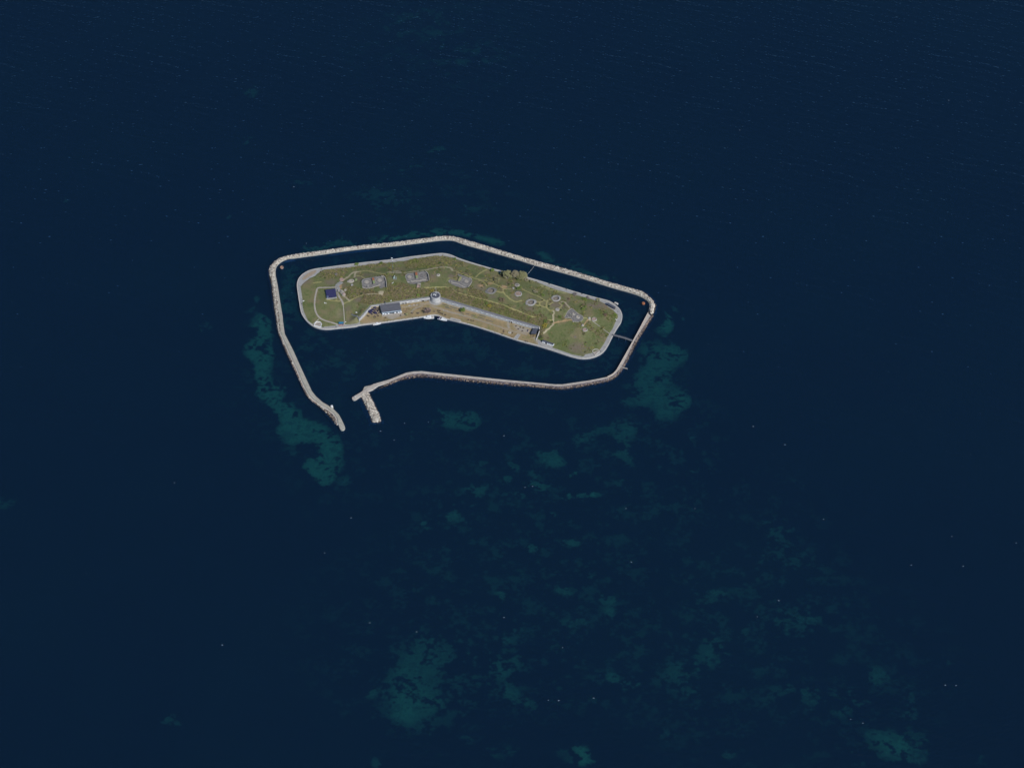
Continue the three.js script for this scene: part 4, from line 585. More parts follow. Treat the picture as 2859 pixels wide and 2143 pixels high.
  for (const [x, y, rx, ry] of [[650, 930, 160, 40], [950, 1010, 140, 40], [750, 760, 160, 30], [1800, 1180, 120, 40], [1400, 990, 60, 30]]) F(dQ(vF(Array.from({ length: 12 }, (_, k) => [x + rx * Math.cos(k * .5236), y + ry * Math.sin(k * .5236)]))), '#0b0', 10);
  dryMask = grab();
}
const maskAt = (m, ch, x, z) => { const i = clamp(Math.round((x - GX0) / MPT), 0, TW - 1), j = clamp(Math.round((z - GZ0) / MPT), 0, TH - 1); return m[(j * TW + i) * 4 + ch] / 255; };
let groundTex;
{
  const o = new Uint8Array(TW * TH * 4), g1 = lin(98, 104, 62), g2 = lin(116, 116, 76), g3 = lin(84, 98, 50), dryC = lin(130, 116, 86), brown = lin(124, 106, 88), scrubC = lin(104, 98, 66), pale = lin(164, 156, 110), trail = lin(166, 156, 102), gravel = lin(176, 162, 134), clay = lin(178, 144, 106), tan = lin(160, 138, 102), tan2 = lin(142, 126, 92), grv = lin(162, 154, 142), tgreen = lin(124, 122, 76), mauve = lin(116, 104, 96);
  const tcol = terraceW.map(p => p), xs0 = Math.min(...tcol.map(p => p[0])), xs1 = Math.max(...tcol.map(p => p[0])), zs0 = Math.min(...tcol.map(p => p[1])), zs1 = Math.max(...tcol.map(p => p[1]));
  for (let j = 0; j < TH; j++) for (let i = 0; i < TW; i++) {
    const x = GX0 + i * MPT, z = GZ0 + j * MPT, k = (j * TW + i) * 4, a = fbm(x * .05 + 11, z * .05 + 7), b = fbm(x * .25 + 71, z * .25), f = vn(x * 1.6, z * 1.6), ff = vn(x * 4.3 + 30, z * 4.3);
    const wi = clamp(i + Math.round((b - .5) * 8 + (f - .5) * 4), 0, TW - 1), wj = clamp(j + Math.round((vn(x * .5 + 90, z * .5) - .5) * 6 + (ff - .5) * 3), 0, TH - 1), w = (wj * TW + wi) * 4;
    let c = mix3(g1, g2, clamp(a * 1.9 - .45)); c = mix3(c, g3, sstep(.5, .75, b) * .7); c = mix3(c, dryC, sstep(.5, .72, fbm(x * .09 + 130, z * .09 + 44)) * .65);
    c = mix3(c, scrubC, earthMask[w + 1] / 255 * .7); c = mix3(c, mix3(brown, mauve, f), clamp(earthMask[w] / 255 * (.45 + .9 * (b - .2)))); c = mix3(c, pale, clamp(earthMask[w + 2] / 255 * (.3 + 1.2 * (b - .2))));
    c = mix3(c, trail, Math.min(1, trailMask[w] / 255 * 1.6) * .85); c = mix3(c, gravel, Math.min(1, trailMask[w + 1] / 255 * 1.4) * .92); c = mix3(c, clay, Math.min(1, trailMask[w + 2] / 255 * 1.4) * .92);
    if (x > xs0 && x < xs1 && z > zs0 && z < zs1 && inside(terraceW, x, z)) { c = mix3(tan, tan2, clamp(b * 1.6 - .3)); c = mix3(c, tgreen, clamp(dryMask[w + 1] / 255 * (.4 + b * .6) + sstep(.58, .75, fbm(x * .2 + 9, z * .2 + 60)) * .6)); c = mix3(c, grv, dryMask[w] / 255 * .8); }
    const q = .8 + .24 * f + .18 * ff;
    o[k] = toS(c[0] * q); o[k + 1] = toS(c[1] * q); o[k + 2] = toS(c[2] * q); o[k + 3] = 255;
  }
  groundTex = new THREE.DataTexture(o, TW, TH); groundTex.colorSpace = THREE.SRGBColorSpace; groundTex.magFilter = THREE.LinearFilter; groundTex.needsUpdate = true;
}
{
  const N = 256, d = new Uint8Array(N * N * 4); for (let j = 0; j < N; j++) for (let i = 0; i < N; i++) { const v = Math.round(255 * clamp(tf(i / N, j / N, 16) * .7 + tileNoise(i / N, j / N, 128) * .3)), k = (j * N + i) * 4; d[k] = d[k + 1] = d[k + 2] = v; d[k + 3] = 255; }
  const bt = new THREE.DataTexture(d, N, N); bt.magFilter = THREE.LinearFilter; bt.wrapS = bt.wrapT = THREE.RepeatWrapping; bt.repeat.set((GX1 - GX0) / 24, (GZ1 - GZ0) / 24); bt.needsUpdate = true;
  M.ground = std({ map: groundTex, roughness: 1, bumpMap: bt, bumpScale: .32 });
}
const groundUV = g => { const p = g.attributes.position, uv = new Float32Array(p.count * 2); for (let i = 0; i < p.count; i++) { uv[i * 2] = (p.getX(i) - GX0) / (GX1 - GX0); uv[i * 2 + 1] = (p.getZ(i) - GZ0) / (GZ1 - GZ0); } g.setAttribute('uv', new THREE.BufferAttribute(uv, 2)); return g; };
{
  const pos = new Float32Array(NX * NZ * 3), idx = [];
  for (let j = 0; j < NZ; j++) for (let i = 0; i < NX; i++) { const k = j * NX + i; pos[k * 3] = GX0 + i * CELL; pos[k * 3 + 1] = HF[k]; pos[k * 3 + 2] = GZ0 + j * CELL; }
  for (let j = 0; j < NZ - 1; j++) for (let i = 0; i < NX - 1; i++) { const k = j * NX + i; if (Math.max(HF[k], HF[k + 1], HF[k + NX], HF[k + NX + 1]) < QH - .05) continue; idx.push(k, k + NX, k + 1, k + 1, k + NX, k + NX + 1); }
  const g = new THREE.BufferGeometry(); g.setAttribute('position', new THREE.BufferAttribute(pos, 3)); g.setIndex(idx); g.computeVertexNormals();
  struct('mound', groundUV(g), M.ground);
  struct('terrace', groundUV(sheet(terraceW, QH + .06)), M.ground);
}
// gravel paths laid on the mound
function pathOn(name, pts, width, mat = M.gravel) {
  const l = smoothLine(pts, .9), pos = [], A = l.map((p, i) => width * (.9 + .25 * vn(i * .4, p[0]))), rows = [-1, -.5, 0, .5, 1].map(k => offset(l, 1).map((q, i) => [l[i][0] + (q[0] - l[i][0]) * k * A[i] / 2, l[i][1] + (q[1] - l[i][1]) * k * A[i] / 2]));
  const v = (r, i) => [rows[r][i][0], Math.max(gh(...rows[r][i]), QH) + (r === 0 || r === 4 ? -.02 : .09), rows[r][i][1]];
  for (let i = 0; i < l.length - 1; i++) for (let r = 0; r < 4; r++) pos.push(...v(r, i), ...v(r + 1, i), ...v(r + 1, i + 1), ...v(r, i), ...v(r + 1, i + 1), ...v(r, i + 1));
  const g = new THREE.BufferGeometry(); g.setAttribute('position', new THREE.Float32BufferAttribute(pos, 3)); g.computeVertexNormals();
  return struct(name, boxUV(g), mat);
}
pathOn('gravel_path', GL(vJ([[880, 740], [800, 750], [600, 755], [495, 765], [462, 850], [435, 980], [428, 1120], [450, 1250], [500, 1340], [560, 1395], [680, 1445], [800, 1480], [900, 1515]])), 2.3);
pathOn('gravel_path_001', GL(vJ([[895, 850], [925, 930], [965, 990], [1000, 1050], [1016, 1110]])), 2.6); pathOn('gravel_path_002', GL(vJ([[1016, 1110], [1026, 1210], [1036, 1350], [1046, 1510]])), 1.2);
pathOn('gravel_path_003', GL(vJ([[520, 1400], [465, 1440], [400, 1505]])), 1.3); pathOn('stone_path', GL(vG([[1275, 705], [1340, 745], [1480, 850], [1640, 975]])), 1.0, M.bunkerLight);
struct('gravel_strip', sheet(smoothLine(PW(vJ([[165, 590], [235, 500], [320, 445], [400, 412], [468, 398], [455, 432], [400, 482], [300, 540], [220, 590]]), QH), 1.5, true).slice(0, -1), QH + .05), std({ map: surfaceTex(lin(148, 128, 108), lin(176, 158, 136), lin(112, 108, 78), 6) }));
{ const yd = GL(vJ([[800, 735], [870, 685], [940, 630], [985, 622], [1010, 640], [965, 690], [945, 740], [965, 790], [935, 815], [900, 850], [870, 765]])); const g = sheet(smoothLine(yd, 1, true).slice(0, -1), 0), p = g.attributes.position; let m = 0; for (const q of yd) m += gh(...q) / yd.length;
  pathOn('yard', GL(vJ([[990, 640], [930, 680], [890, 720], [905, 780], [915, 830]])), 6.2, M.quay); }

// ---------------------------------------------------------------- fort walls
function fortWall(label, frontPx, opts = {}) {   // frontPx: upper front edge in the photo
  const F = PW(frontPx, WALLTOP), g = thing('fort_wall', label, 'wall', [F[0][0], QH, F[0][1]]);
  const mid = F[Math.floor(F.length / 2)], back = offset(F, 1)[Math.floor(F.length / 2)], s = gh(...offset(F, 4)[Math.floor(F.length / 2)]) > gh(...offset(F, -4)[Math.floor(F.length / 2)]) ? 1 : -1;
  partW('wall', sweep(F, [[0, -1], [0, WALLTOP - QH], [s * 1.2, WALLTOP - QH], [s * 1.2, -1]], QH), opts.mat || M.fort, g);
  partW('coping', sweep(F, [[s * -.15, WALLTOP - .25], [s * -.15, WALLTOP + .02], [s * 2.1, WALLTOP + .55], [s * 2.1, WALLTOP - .6], [s * 1.15, WALLTOP - .25]], 0), M.coping, g);
  const seg = (px, py) => { const p = P(px, py, QH + 2.9); let best = null; for (let i = 1; i < F.length; i++) { const a = F[i - 1], b = F[i], dx = b[0] - a[0], dz = b[1] - a[1], L = Math.hypot(dx, dz), t = clamp(((p[0] - a[0]) * dx + (p[1] - a[1]) * dz) / (L * L)), q = [a[0] + dx * t, a[1] + dz * t], d = Math.hypot(p[0] - q[0], p[1] - q[1]); if (!best || d < best.d) best = { d, q, ang: Math.atan2(-dz, dx), n: [-dz / L * s * -1, dx / L * s * -1] }; } return best; };
  const at = (b, out, y) => [b.q[0] + b.n[0] * out, y, b.q[1] + b.n[1] * out];
  for (const [px, py, w] of opts.windows || []) {
    const b = seg(px, py), W = w || 2.6, r = (name, geo, mat, par) => partW(name, geo, mat, par);
    const win = r('window', rbox(W, 2.2, .1, .03, ...at(b, .06, QH + 3.05), b.ang), M.white, g); win.userData = {};
    r('frame', merge([box(W + .5, .2, .3, ...at(b, .15, QH + 4.26), b.ang), box(W + .5, .12, .3, ...at(b, .15, QH + 1.88), b.ang)]), M.coping, win);
    const jamb = at(b, .16, QH + 3.1), ux = Math.cos(b.ang), uz = -Math.sin(b.ang); r('reveal', merge([1, -1].map(k => box(.28, 2.1, .32, jamb[0] + ux * k * (W / 2 + .12), jamb[1], jamb[2] + uz * k * (W / 2 + .12), b.ang))), M.fort, win);
    r('pane', box(W * .36, .3, .06, ...at(b, .13, QH + 3.7), b.ang), M.glass, win);
  }
  for (const [px, py, w, h, mat] of opts.doors || []) { const b = seg(px, py), c = at(b, .6, QH); const fy = Math.atan2(b.n[0], b.n[1]); const d = partW('porch', hollow(c[0], QH, c[2], w, h, 1.1, fy, .3), M.fort, g); partW('door', box(w * .8, h * .85, .1, ...at(b, .12, QH + h * .425), fy), mat || M.woodDark, d); }
  for (const [px, py] of opts.pipes || []) { const b = seg(px, py); partW('drainpipe', box(.14, WALLTOP - QH, .16, ...at(b, .1, (QH + WALLTOP) / 2), b.ang), M.steel, g); }
  return g;
}
fortWall('short angled fort wall running down to the quay past the dark tables', [...vJ([[1345, 1395], [1470, 1262], [1588, 1132]])], { windows: [...vJ([[1400, 1400], [1450, 1340]]).map(p => [...p, 1.4])] });
fortWall('long grey fort wall behind the restaurant up to the round tower', [...vE([[247, 682], [560, 640], [860, 598], [1200, 551], [1510, 510]])], { windows: [...vE([[1020, 625], [1130, 608], [1240, 594]])].map(p => [...p, 2.4]), doors: [[...vE([[1340, 600]])[0], 3.4, 3.2], [...vE([[935, 665]])[0], 1.3, 3], [...vE([[992, 655]])[0], 1.3, 3], [...vE([[1437, 575]])[0], 4.2, 2.6, M.slate]], pipes: vE([[1085, 615]]) });
fortWall('very long grey fort wall with a row of white windows east of the round tower', [...vE([[1680, 532], [1945, 612], [2210, 688]]), ...vF([[830, 662], [1285, 798], [1400, 832], [1900, 972], [1970, 992]])],
  { windows: [...vE([[1745, 588], [1842, 617], [1945, 648], [2040, 677]]), ...vF([[475, 592], [575, 622], [675, 652], [775, 682], [880, 712], [980, 742], [1080, 771], [1180, 802], [1285, 832]]), ...vF([[1450, 885], [1515, 902], [1577, 921], [1640, 941], [1702, 958], [1765, 976], [1830, 995]])].map((p, i) => [...p, i > 12 ? 2.0 : 2.6]), mat: std({ map: surfaceTex(lin(174, 172, 171), lin(194, 192, 190), lin(150, 149, 149), 12) }), doors: [[...vF([[1385, 868]])[0], 2.8, 3.4]], pipes: vF([[835, 700]]) });
{ // wing walls
  const a = PW(vF([[1962, 1005], [1965, 1062], [1898, 1215]]), 5), g = thing('wing_wall', 'sloping pale wing wall closing the terrace beside the dark lean-to roof', 'wall', [a[0][0], QH, a[0][1]]);
  const l = smoothLine(a, 1), n = l.length; partW('wall', sweep(l, [[-.4, -6.5], [-.4, 0], [.5, 0], [.5, -6.5]], i => mix(WALLTOP + .2, 3.0, i / (n - 1))), M.fort, g); partW('capstones', sweep(l, [[-.5, -.05], [-.5, .15], [.6, .15], [.6, -.05]], i => mix(WALLTOP + .2, 3.0, i / (n - 1))), M.cap, g);
  const b = GL(vJ([[1190, 1312], [1335, 1392]])), h = thing('wing_wall', 'low dark capped wall crossing the grass west of the angled fort wall', 'wall', [b[0][0], gh(...b[0]), b[0][1]]);
  const m = resample(b, 12); partW('wall', sweep(m, [[-.4, -2], [-.4, 1.3], [.4, 1.3], [.4, -2]], i => gh(...m[i])), M.fort, h); partW('capstones', sweep(m, [[-.55, 1.3], [-.55, 1.5], [.55, 1.5], [.55, 1.3]], i => gh(...m[i])), M.coping, h);
}
{ // round tower
  const f = P(...vE([[1592, 642]])[0], QH), R = 6.2, g = thing('round_tower', 'stout round grey tower with flat dark roof at the bend of the fort walls', 'tower', [f[0], QH, f[1] - R]), H = 9.2;
  part('apron', lathe([[R + 2.9, -1], [R + 2.9, .18], [R - .5, .4]], 0, 0, 0, 48), M.quay, g);
  part('wall', lathe([[R + .5, 0], [R + .35, 1.6], [R, 2.2], [R - .05, H - 1.6], [R + .15, H - 1.45], [R + .15, H], [R - .8, H], [R - .8, H - 1]], 0, 0, 0, 56), M.fort, g);
  for (const y of [3.2, 4.6, 6.0]) part('string_course', lathe([[R - .1, y], [R + .14, y + .05], [R + .14, y + .3], [R - .1, y + .35]], 0, 0, 0, 56), M.fort, g);
  part('roof', cyl(R - .78, R - .78, .4, 0, H - 1.1, 0, 40), M.slate, g);
  part('roof_hut', [rbox(3.2, 1.7, 2.4, .05, -1.9, H - .1, -2.6, .2)], M.paleWall, g); part('hut_roof', box(3.6, .16, 2.8, -1.9, H + .85, -2.6, .2, .2), M.slate, g); part('hatch', rbox(1.3, .8, 1.1, .06, .2, H - .5, -.4, .1), M.white, g);
  part('rear_parapet', [rbox(3.4, 1.3, .5, .05, 2.6, H + .3, -4.9, -.3)], M.fort, g);
  for (let k = 0; k < 6; k++) { const a = 1.05 + k * .2; part('slot_window', box(.55, .6, .3, (R + .42) * Math.cos(a), 1.2, (R + .42) * Math.sin(a), Math.PI / 2 - a), M.glass, g); }
  const fp = thing('flagpole', 'tall white flagpole standing on the round tower roof', 'flagpole', [f[0] + .8, QH + H - .9, f[1] - R - 2.4]); part('pole', rod([0, 0, 0], [0, 14, 0], .16, .08, 8), M.whiteMatt, fp); part('finial', new THREE.SphereGeometry(.18, 10, 8).translate(0, 14.1, 0), M.white, fp); part('foot', cyl(.35, .4, .4, 0, .2, 0, 10), M.steel, fp);
}
{ // restaurant
  const RY = QH + 4.9, [nw, ne, se, sw] = PW(vE([[440, 668], [852, 615], [888, 775], [485, 825]]), RY), g = thing('restaurant', 'long restaurant with flat grey roof and glazed pale blue front on the quay', 'building', [sw[0], QH, sw[1]]);
  const q = (u, v) => [mix(mix(nw[0], ne[0], u), mix(sw[0], se[0], u), v), mix(mix(nw[1], ne[1], u), mix(sw[1], se[1], u), v)];
  partW('walls', poly([q(.015, .02), q(.985, .02), q(.985, .97), q(.015, .97)], RY - .3, 5), M.blueWall, g);
  partW('roof', poly([q(0, 0), q(1, 0), q(1, 1), q(0, 1)], RY, .32, .05), M.roofGrey, g);
  for (let i = 1; i < 12; i++) partW('roof_seam', poly([q(i / 12 - .002, .01), q(i / 12 + .002, .01), q(i / 12 + .002, .99), q(i / 12 - .002, .99)], RY + .05, .06), M.roofGrey, g);
  for (const v of [.42, .46]) partW('roof_ridge', poly([q(.01, v), q(.99, v), q(.99, v + .008), q(.01, v + .008)], RY + .09, .1), M.coping, g);
  partW('fascia', poly([q(0, 1.001), q(1, 1.001), q(1, 1.02), q(0, 1.02)], RY - .04, 1.2), M.blueWall, g);
  for (let i = 0; i < 14; i++) { const u0 = .03 + i * .0675; const w = partW('window', poly([q(u0, .972), q(u0 + .054, .972), q(u0 + .054, .979), q(u0, .979)], RY - 1.6, 2.6), M.glass, g); w.userData = {}; partW('frame', poly([q(u0, .98), q(u0 + .054, .98), q(u0 + .054, .985), q(u0, .985)], RY - 1.55, .16), M.white, w); }
  partW('deck', poly([q(-.01, .98), q(1.01, .98), q(1.01, 1.22), q(-.01, 1.22)], QH + .2, .5), M.gravel, g);
  const fl = P(...vE([[550, 650]])[0], RY), c = thing('chimney_flue', 'grey metal flue with double pipes rising behind the restaurant roof', 'chimney', [fl[0], RY, fl[1]]); part('pipe', cyl(.35, .35, 3.4, 0, 1.4, 0, 12), M.steel, c); part('pipe', cyl(.22, .22, 4.6, .7, 2, -.4, 10), M.steel, c); part('cowl', cyl(.55, .4, .4, 0, 3.2, 0, 12), M.charcoal, c); part('base', box(1.6, .7, 1.2, .2, .3, -.1), M.coping, c);
  // parasols along the front
  const ps = vE([[515, 862], [562, 865], [622, 856], [760, 838], [828, 832], [878, 822]]); let first;
  const build = () => { const o = thing('parasol', 'white square parasol over a table along the restaurant front', 'parasol', [0, 0, 0], 'white parasols along the restaurant front'); part('canopy', boxUV(flat(new THREE.CylinderGeometry(.08, 1.75, .55, 4, 1).rotateY(Math.PI / 4).translate(0, 2.55, 0))), M.white, o); part('pole', cyl(.05, .05, 2.6, 0, 1.3, 0, 8), M.steel, o); part('foot', cyl(.4, .45, .15, 0, .08, 0, 12), M.charcoal, o); return o; };
  ps.forEach((p, i) => { const [x, z] = P(p[0], p[1] - 1, QH + 2.4); if (!i) { first = build(); first.position.set(x, QH + .2, z); first.rotation.y = .12; } else copyOf(first, [x, QH + .2, z], .12 + i * .03); });
}
// ---------------------------------------------------------------- furniture on the terrace
function picnic(mat) { const o = new THREE.Group(); o.name = 'picnic_table'; part('table_top', Array.from({ length: 4 }, (_, i) => box(1.9, .06, .19, 0, .74, -.31 + i * .205)), mat, o); for (const s of [-1, 1]) part('seat', [box(1.9, .06, .3, 0, .45, s * .78)], mat, o); for (const s of [-.7, .7]) part('leg_frame', [box(.09, .08, 1.7, s, .38, 0), box(.09, .85, .1, s, .37, -.45, 0, .5), box(.09, .85, .1, s, .37, .45, 0, -.5)], mat, o); return o; }
const pDark = picnic(M.woodDark), pNavy = picnic(M.navy), pWood = picnic(M.wood);
function putAll(proto, list, turn, label, category, group, y = QH + .06, jitter = .25) { list.forEach(([px, py], i) => { const [x, z] = P(px, py, y), c = copyOf(proto, [x, y, z], (typeof turn === 'function' ? turn(i) : turn) + rr(-jitter, jitter)); c.userData = group ? { label, category, group } : { label, category }; }); }
putAll(pNavy, vE([[275, 715], [305, 735], [335, 730], [290, 760], [320, 775], [345, 790], [232, 785], [210, 820], [235, 835], [262, 850], [285, 862], [270, 800], [300, 815], [330, 830], [352, 852], [375, 845], [400, 800]]), i => 1 + (i % 3) * .8, 'navy blue picnic table crowded beside the west end of the restaurant', 'picnic table', 'navy tables beside the restaurant');
putAll(pDark, vE([[365, 710], [400, 715], [380, 740], [410, 745], [425, 765], [360, 765], [390, 780], [415, 785], [430, 700], [395, 870], [345, 910], [410, 900], [190, 895], [215, 905], [560, 938], [870, 890], [430, 835]]), i => i * .7, 'dark wooden picnic table set among the blue ones west of the restaurant', 'picnic table', 'dark tables near the restaurant');
putAll(pDark, vF([[500, 830], [550, 842], [600, 852], [1480, 962], [1570, 987], [1632, 1000], [1530, 1022], [1612, 1062], [1225, 1052], [1225, 1082], [1195, 1122], [1405, 1102], [1672, 1272], [1715, 1282], [20, 730]]), -.3, 'dark wooden picnic table on the long dry grass terrace', 'picnic table', 'picnic tables on the long terrace');
putAll(pDark, vE([[1640, 790], [1680, 795], [1655, 830], [1690, 845], [1730, 855], [1795, 878]]), -.5, 'dark wooden picnic table above the moored cabin cruiser', 'picnic table', 'picnic tables above the cruiser');
putAll(pWood, vE([[940, 768], [1000, 762], [1050, 758], [950, 808], [990, 806], [1240, 750], [1285, 748], [1340, 742], [1310, 798], [1355, 800], [1240, 668], [1180, 665]]), .12, 'pale wooden picnic table on the grass between restaurant and tower', 'picnic table', 'pale tables between restaurant and tower');
{ // big open navy parasols
  const o = new THREE.Group(); o.name = 'parasol'; part('canopy', boxUV(flat(new THREE.CylinderGeometry(.08, 2.3, .6, 4, 1).rotateY(Math.PI / 4).translate(0, 2.6, 0))), M.navy, o); part('pole', cyl(.05, .05, 2.7, 0, 1.35, 0, 8), M.steel, o); part('foot', cyl(.4, .45, .15, 0, .08, 0, 12), M.charcoal, o);
  putAll(o, vE([[300, 712], [325, 722], [345, 748], [280, 800], [222, 818], [255, 840], [352, 850]]), .6, 'navy blue parasol over the tables at the west end of the restaurant', 'parasol', 'navy parasols beside the restaurant', QH + .06, .4);
  // planting beds on the long terrace
  const mk = L => { const b = new THREE.Group(); b.name = 'planting_bed'; part('timber_edge', [box(L, .35, .1, 0, .17, -.45), box(L, .35, .1, 0, .17, .45), box(.1, .35, .8, -L / 2, .17, 0), box(.1, .35, .8, L / 2, .17, 0)], M.coping, b); const gs = []; for (let k = 0; k < L * 5; k++) { const q = new THREE.TetrahedronGeometry(rr(.14, .26)); q.rotateX(rr(0, 3)).rotateY(rr(0, 3)).translate(rr(-L / 2, L / 2), rr(.2, .42), rr(-.36, .36)); gs.push(boxUV(q)); } part('plants', gs, std({ color: srgb(92, 112, 92) }), b); return b; };
  const b1 = mk(5), b2 = mk(9); const l = 'low timber edged planting bed on the terrace below the long windowed wall', gr = 'planting beds below the windowed wall';
  putAll(b1, vF([[480, 710], [590, 742], [370, 695], [120, 600], [170, 575], [60, 575]]), -.36, l, 'planting bed', gr, QH + .06, .05); putAll(b2, vF([[790, 750], [760, 795], [930, 850], [300, 655]]), -.36, l, 'planting bed', gr, QH + .06, .05); putAll(b2, vE([[1800, 675], [1965, 728]]), -.36, l, 'planting bed', gr, QH + .06, .05); putAll(b1, vE([[1820, 728]]), -.36, l, 'planting bed', gr, QH + .06, .05);
  // benches along the quay path
  const bn = new THREE.Group(); bn.name = 'bench'; part('seat', [box(1.8, .07, .45, 0, .45, 0)], M.woodDark, bn); part('backrest', [box(1.8, .4, .06, 0, .75, -.24)], M.woodDark, bn); part('leg', box(.08, .45, .4, -.7, .22, 0), M.charcoal, bn); part('leg', box(.08, .45, .4, .7, .22, 0), M.charcoal, bn);
  putAll(bn, [...vJ([[565, 378], [165, 1092], [600, 1575], [870, 1575]]), ...vB([[955, 450]]), ...vC([[870, 712], [1080, 772], [640, 640], [1330, 1545]])], i => [.15, 1.6, 0, .1, .1, -.3, -.3, -.3, .9][i], 'dark bench standing on the paved quay path round the island', 'bench', 'benches on the quay path', QH + .02, .1);
  putAll(bn, [vC([[1565, 1010]])[0]], 2, 'dark bench on the curve of the quay near the open shelter', 'bench', undefined, QH + .02, 0);
}
{ // sand boxes, paving panels, stone circle, round slab on the terrace
  for (const [p, w, d, l] of [[vE([[1055, 682]])[0], 3, 2.4, 'square pale deck panel standing apart below the fort wall'], [vE([[1155, 672]])[0], 3, 2.6, 'pale deck panel with tables on it below the fort wall'], [vE([[1215, 668]])[0], 3.4, 2.6, 'pale deck panel nearest the arched doorway']]) { const [x, z] = P(...p, QH), g = thing('deck_panel', l, 'deck', [x, QH + .06, z]); g.rotation.y = .12; for (let k = 0; k < 8; k++) part('board', box(w, .12, d / 8 - .03, 0, .06, -d / 2 + d * (k + .5) / 8), M.gravel, g); }
  const c = P(...vF([[1352, 1090]])[0], QH), g = thing('stone_circle', 'round pale paved circle in the dry grass of the long terrace', 'paving', [c[0], QH + .06, c[1]]); part('paving', cyl(2.0, 2.1, .12, 0, .06, 0, 28), M.cap, g); part('fire_ring', lathe([[.7, 0], [.7, .4], [.95, .4], [1, 0]], 0, .1, 0, 20), M.bunker, g);
  const sl = (px, l) => { const pts = PW(px, QH + .3), h = thing('landing_platform', l, 'platform', [pts[0][0], QH, pts[0][1]]); partW('slab', poly(pts, QH + .34, 1.2, .05), M.quay, h); const e = resample([...pts, pts[0]], 30); partW('kerb', sweep(e, [[-.14, .3], [-.14, .55], [.14, .55], [.14, .3]], QH), M.cap, h); };
  sl(vF([[140, 785], [330, 830], [350, 850], [310, 880], [110, 830]]), 'pale concrete landing platform beside the moored cabin cruiser'); sl(vF([[1510, 1118], [1570, 1132], [1500, 1240], [1425, 1215]]), 'pale concrete slipway platform cut into the long terrace');
  const r = P(...vF([[1398, 1188]])[0], QH), u = thing('play_frame', 'rust red frame of posts and beams beside the slipway platform', 'frame', [r[0], QH + .06, r[1]]); for (const x of [-1.6, 0, 1.6]) part('post', box(.16, 2, .16, x, 1, 0), M.rust, u); part('beam', box(3.8, .18, .18, 0, 2.05, 0), M.rust, u); part('brace', box(.14, .14, 2, 0, .9, .6, 0, .6), M.rust, u);
  const k = P(...vF([[1720, 1060]])[0], QH), y = thing('slide', 'purple brown play slide beside the dark lean-to roof', 'slide', [k[0], QH + .06, k[1]]); y.rotation.y = 1; part('chute', box(3.4, .12, .8, 0, .8, 0, 0, 0, .45), M.navy, y); part('ladder', box(.1, 1.7, .7, 1.5, .8, 0), M.rust, y); part('support', box(.1, .9, .6, .2, .45, 0), M.steel, y);
}
{ // lean-to at the east end of the terrace
  const RY = QH + 3.6, [nw, ne, se, sw] = PW(vF([[1838, 1000], [1935, 1005], [1888, 1122], [1782, 1112]]), RY), g = thing('lean_to', 'open lean-to with dark slate grey roof against the end of the fort wall', 'building', [sw[0], QH, sw[1]]);
  const q = (u, v) => [mix(mix(nw[0], ne[0], u), mix(sw[0], se[0], u), v), mix(mix(nw[1], ne[1], u), mix(sw[1], se[1], u), v)];
  partW('roof', poly([q(0, 0), q(1, 0), q(1, 1), q(0, 1)], RY, .3, .04), M.slate, g); partW('back_wall', poly([q(.02, .02), q(.98, .02), q(.98, .06), q(.02, .06)], RY - .31, 3.4), M.charcoal, g); partW('side_wall', poly([q(.02, .07), q(.05, .07), q(.05, .95), q(.02, .95)], RY - .31, 3.4), M.charcoal, g);
  for (const u of [.06, .37, .68, .95]) { const p = q(u, .95); partW('post', box(.2, 3.3, .2, p[0], QH + 1.65, p[1]), M.charcoal, g); } partW('fascia', poly([q(0, 1.005), q(1, 1.005), q(1, 1.02), q(0, 1.02)], RY - .05, .35), M.charcoal, g);
}
putAll(pWood, vF([[1800, 1150], [1850, 1160], [1835, 1185], [1790, 1180]]), .2, 'weathered picnic table in front of the dark lean-to', 'picnic table', 'tables in front of the lean-to');
{ // row of white changing cabins
  const [a, b] = PW(vG([[248, 1118], [475, 1195]]), QH + 2.6), dx = b[0] - a[0], dz = b[1] - a[1], L = Math.hypot(dx, dz), g = thing('cabin_row', 'long low row of white cabins with slate roof at the edge of the lawn', 'building', [(a[0] + b[0]) / 2, QH, (a[1] + b[1]) / 2]); g.rotation.y = Math.atan2(-dz, dx);
  part('walls', box(L - .4, 2.5, 2.2, 0, 1.25, -1.1), M.charcoal, g); part('roof', box(L + .3, .2, 2.9, 0, 2.75, -1.1, 0, -.12), M.slate, g); part('end_wall', box(.25, 2.9, 2.7, L / 2 + .2, 1.45, -1.05), M.white, g);
  for (let k = 0; k < 7; k++) { if (k === 2) continue; const x = -L / 2 + L * (k + .5) / 7; const d = part('door', box(L / 7 - .35, 2.2, .1, x, 1.15, .07), M.white, g); part('handle', box(.06, .2, .06, x + L / 16, 1.1, .15), M.steel, d); }
}
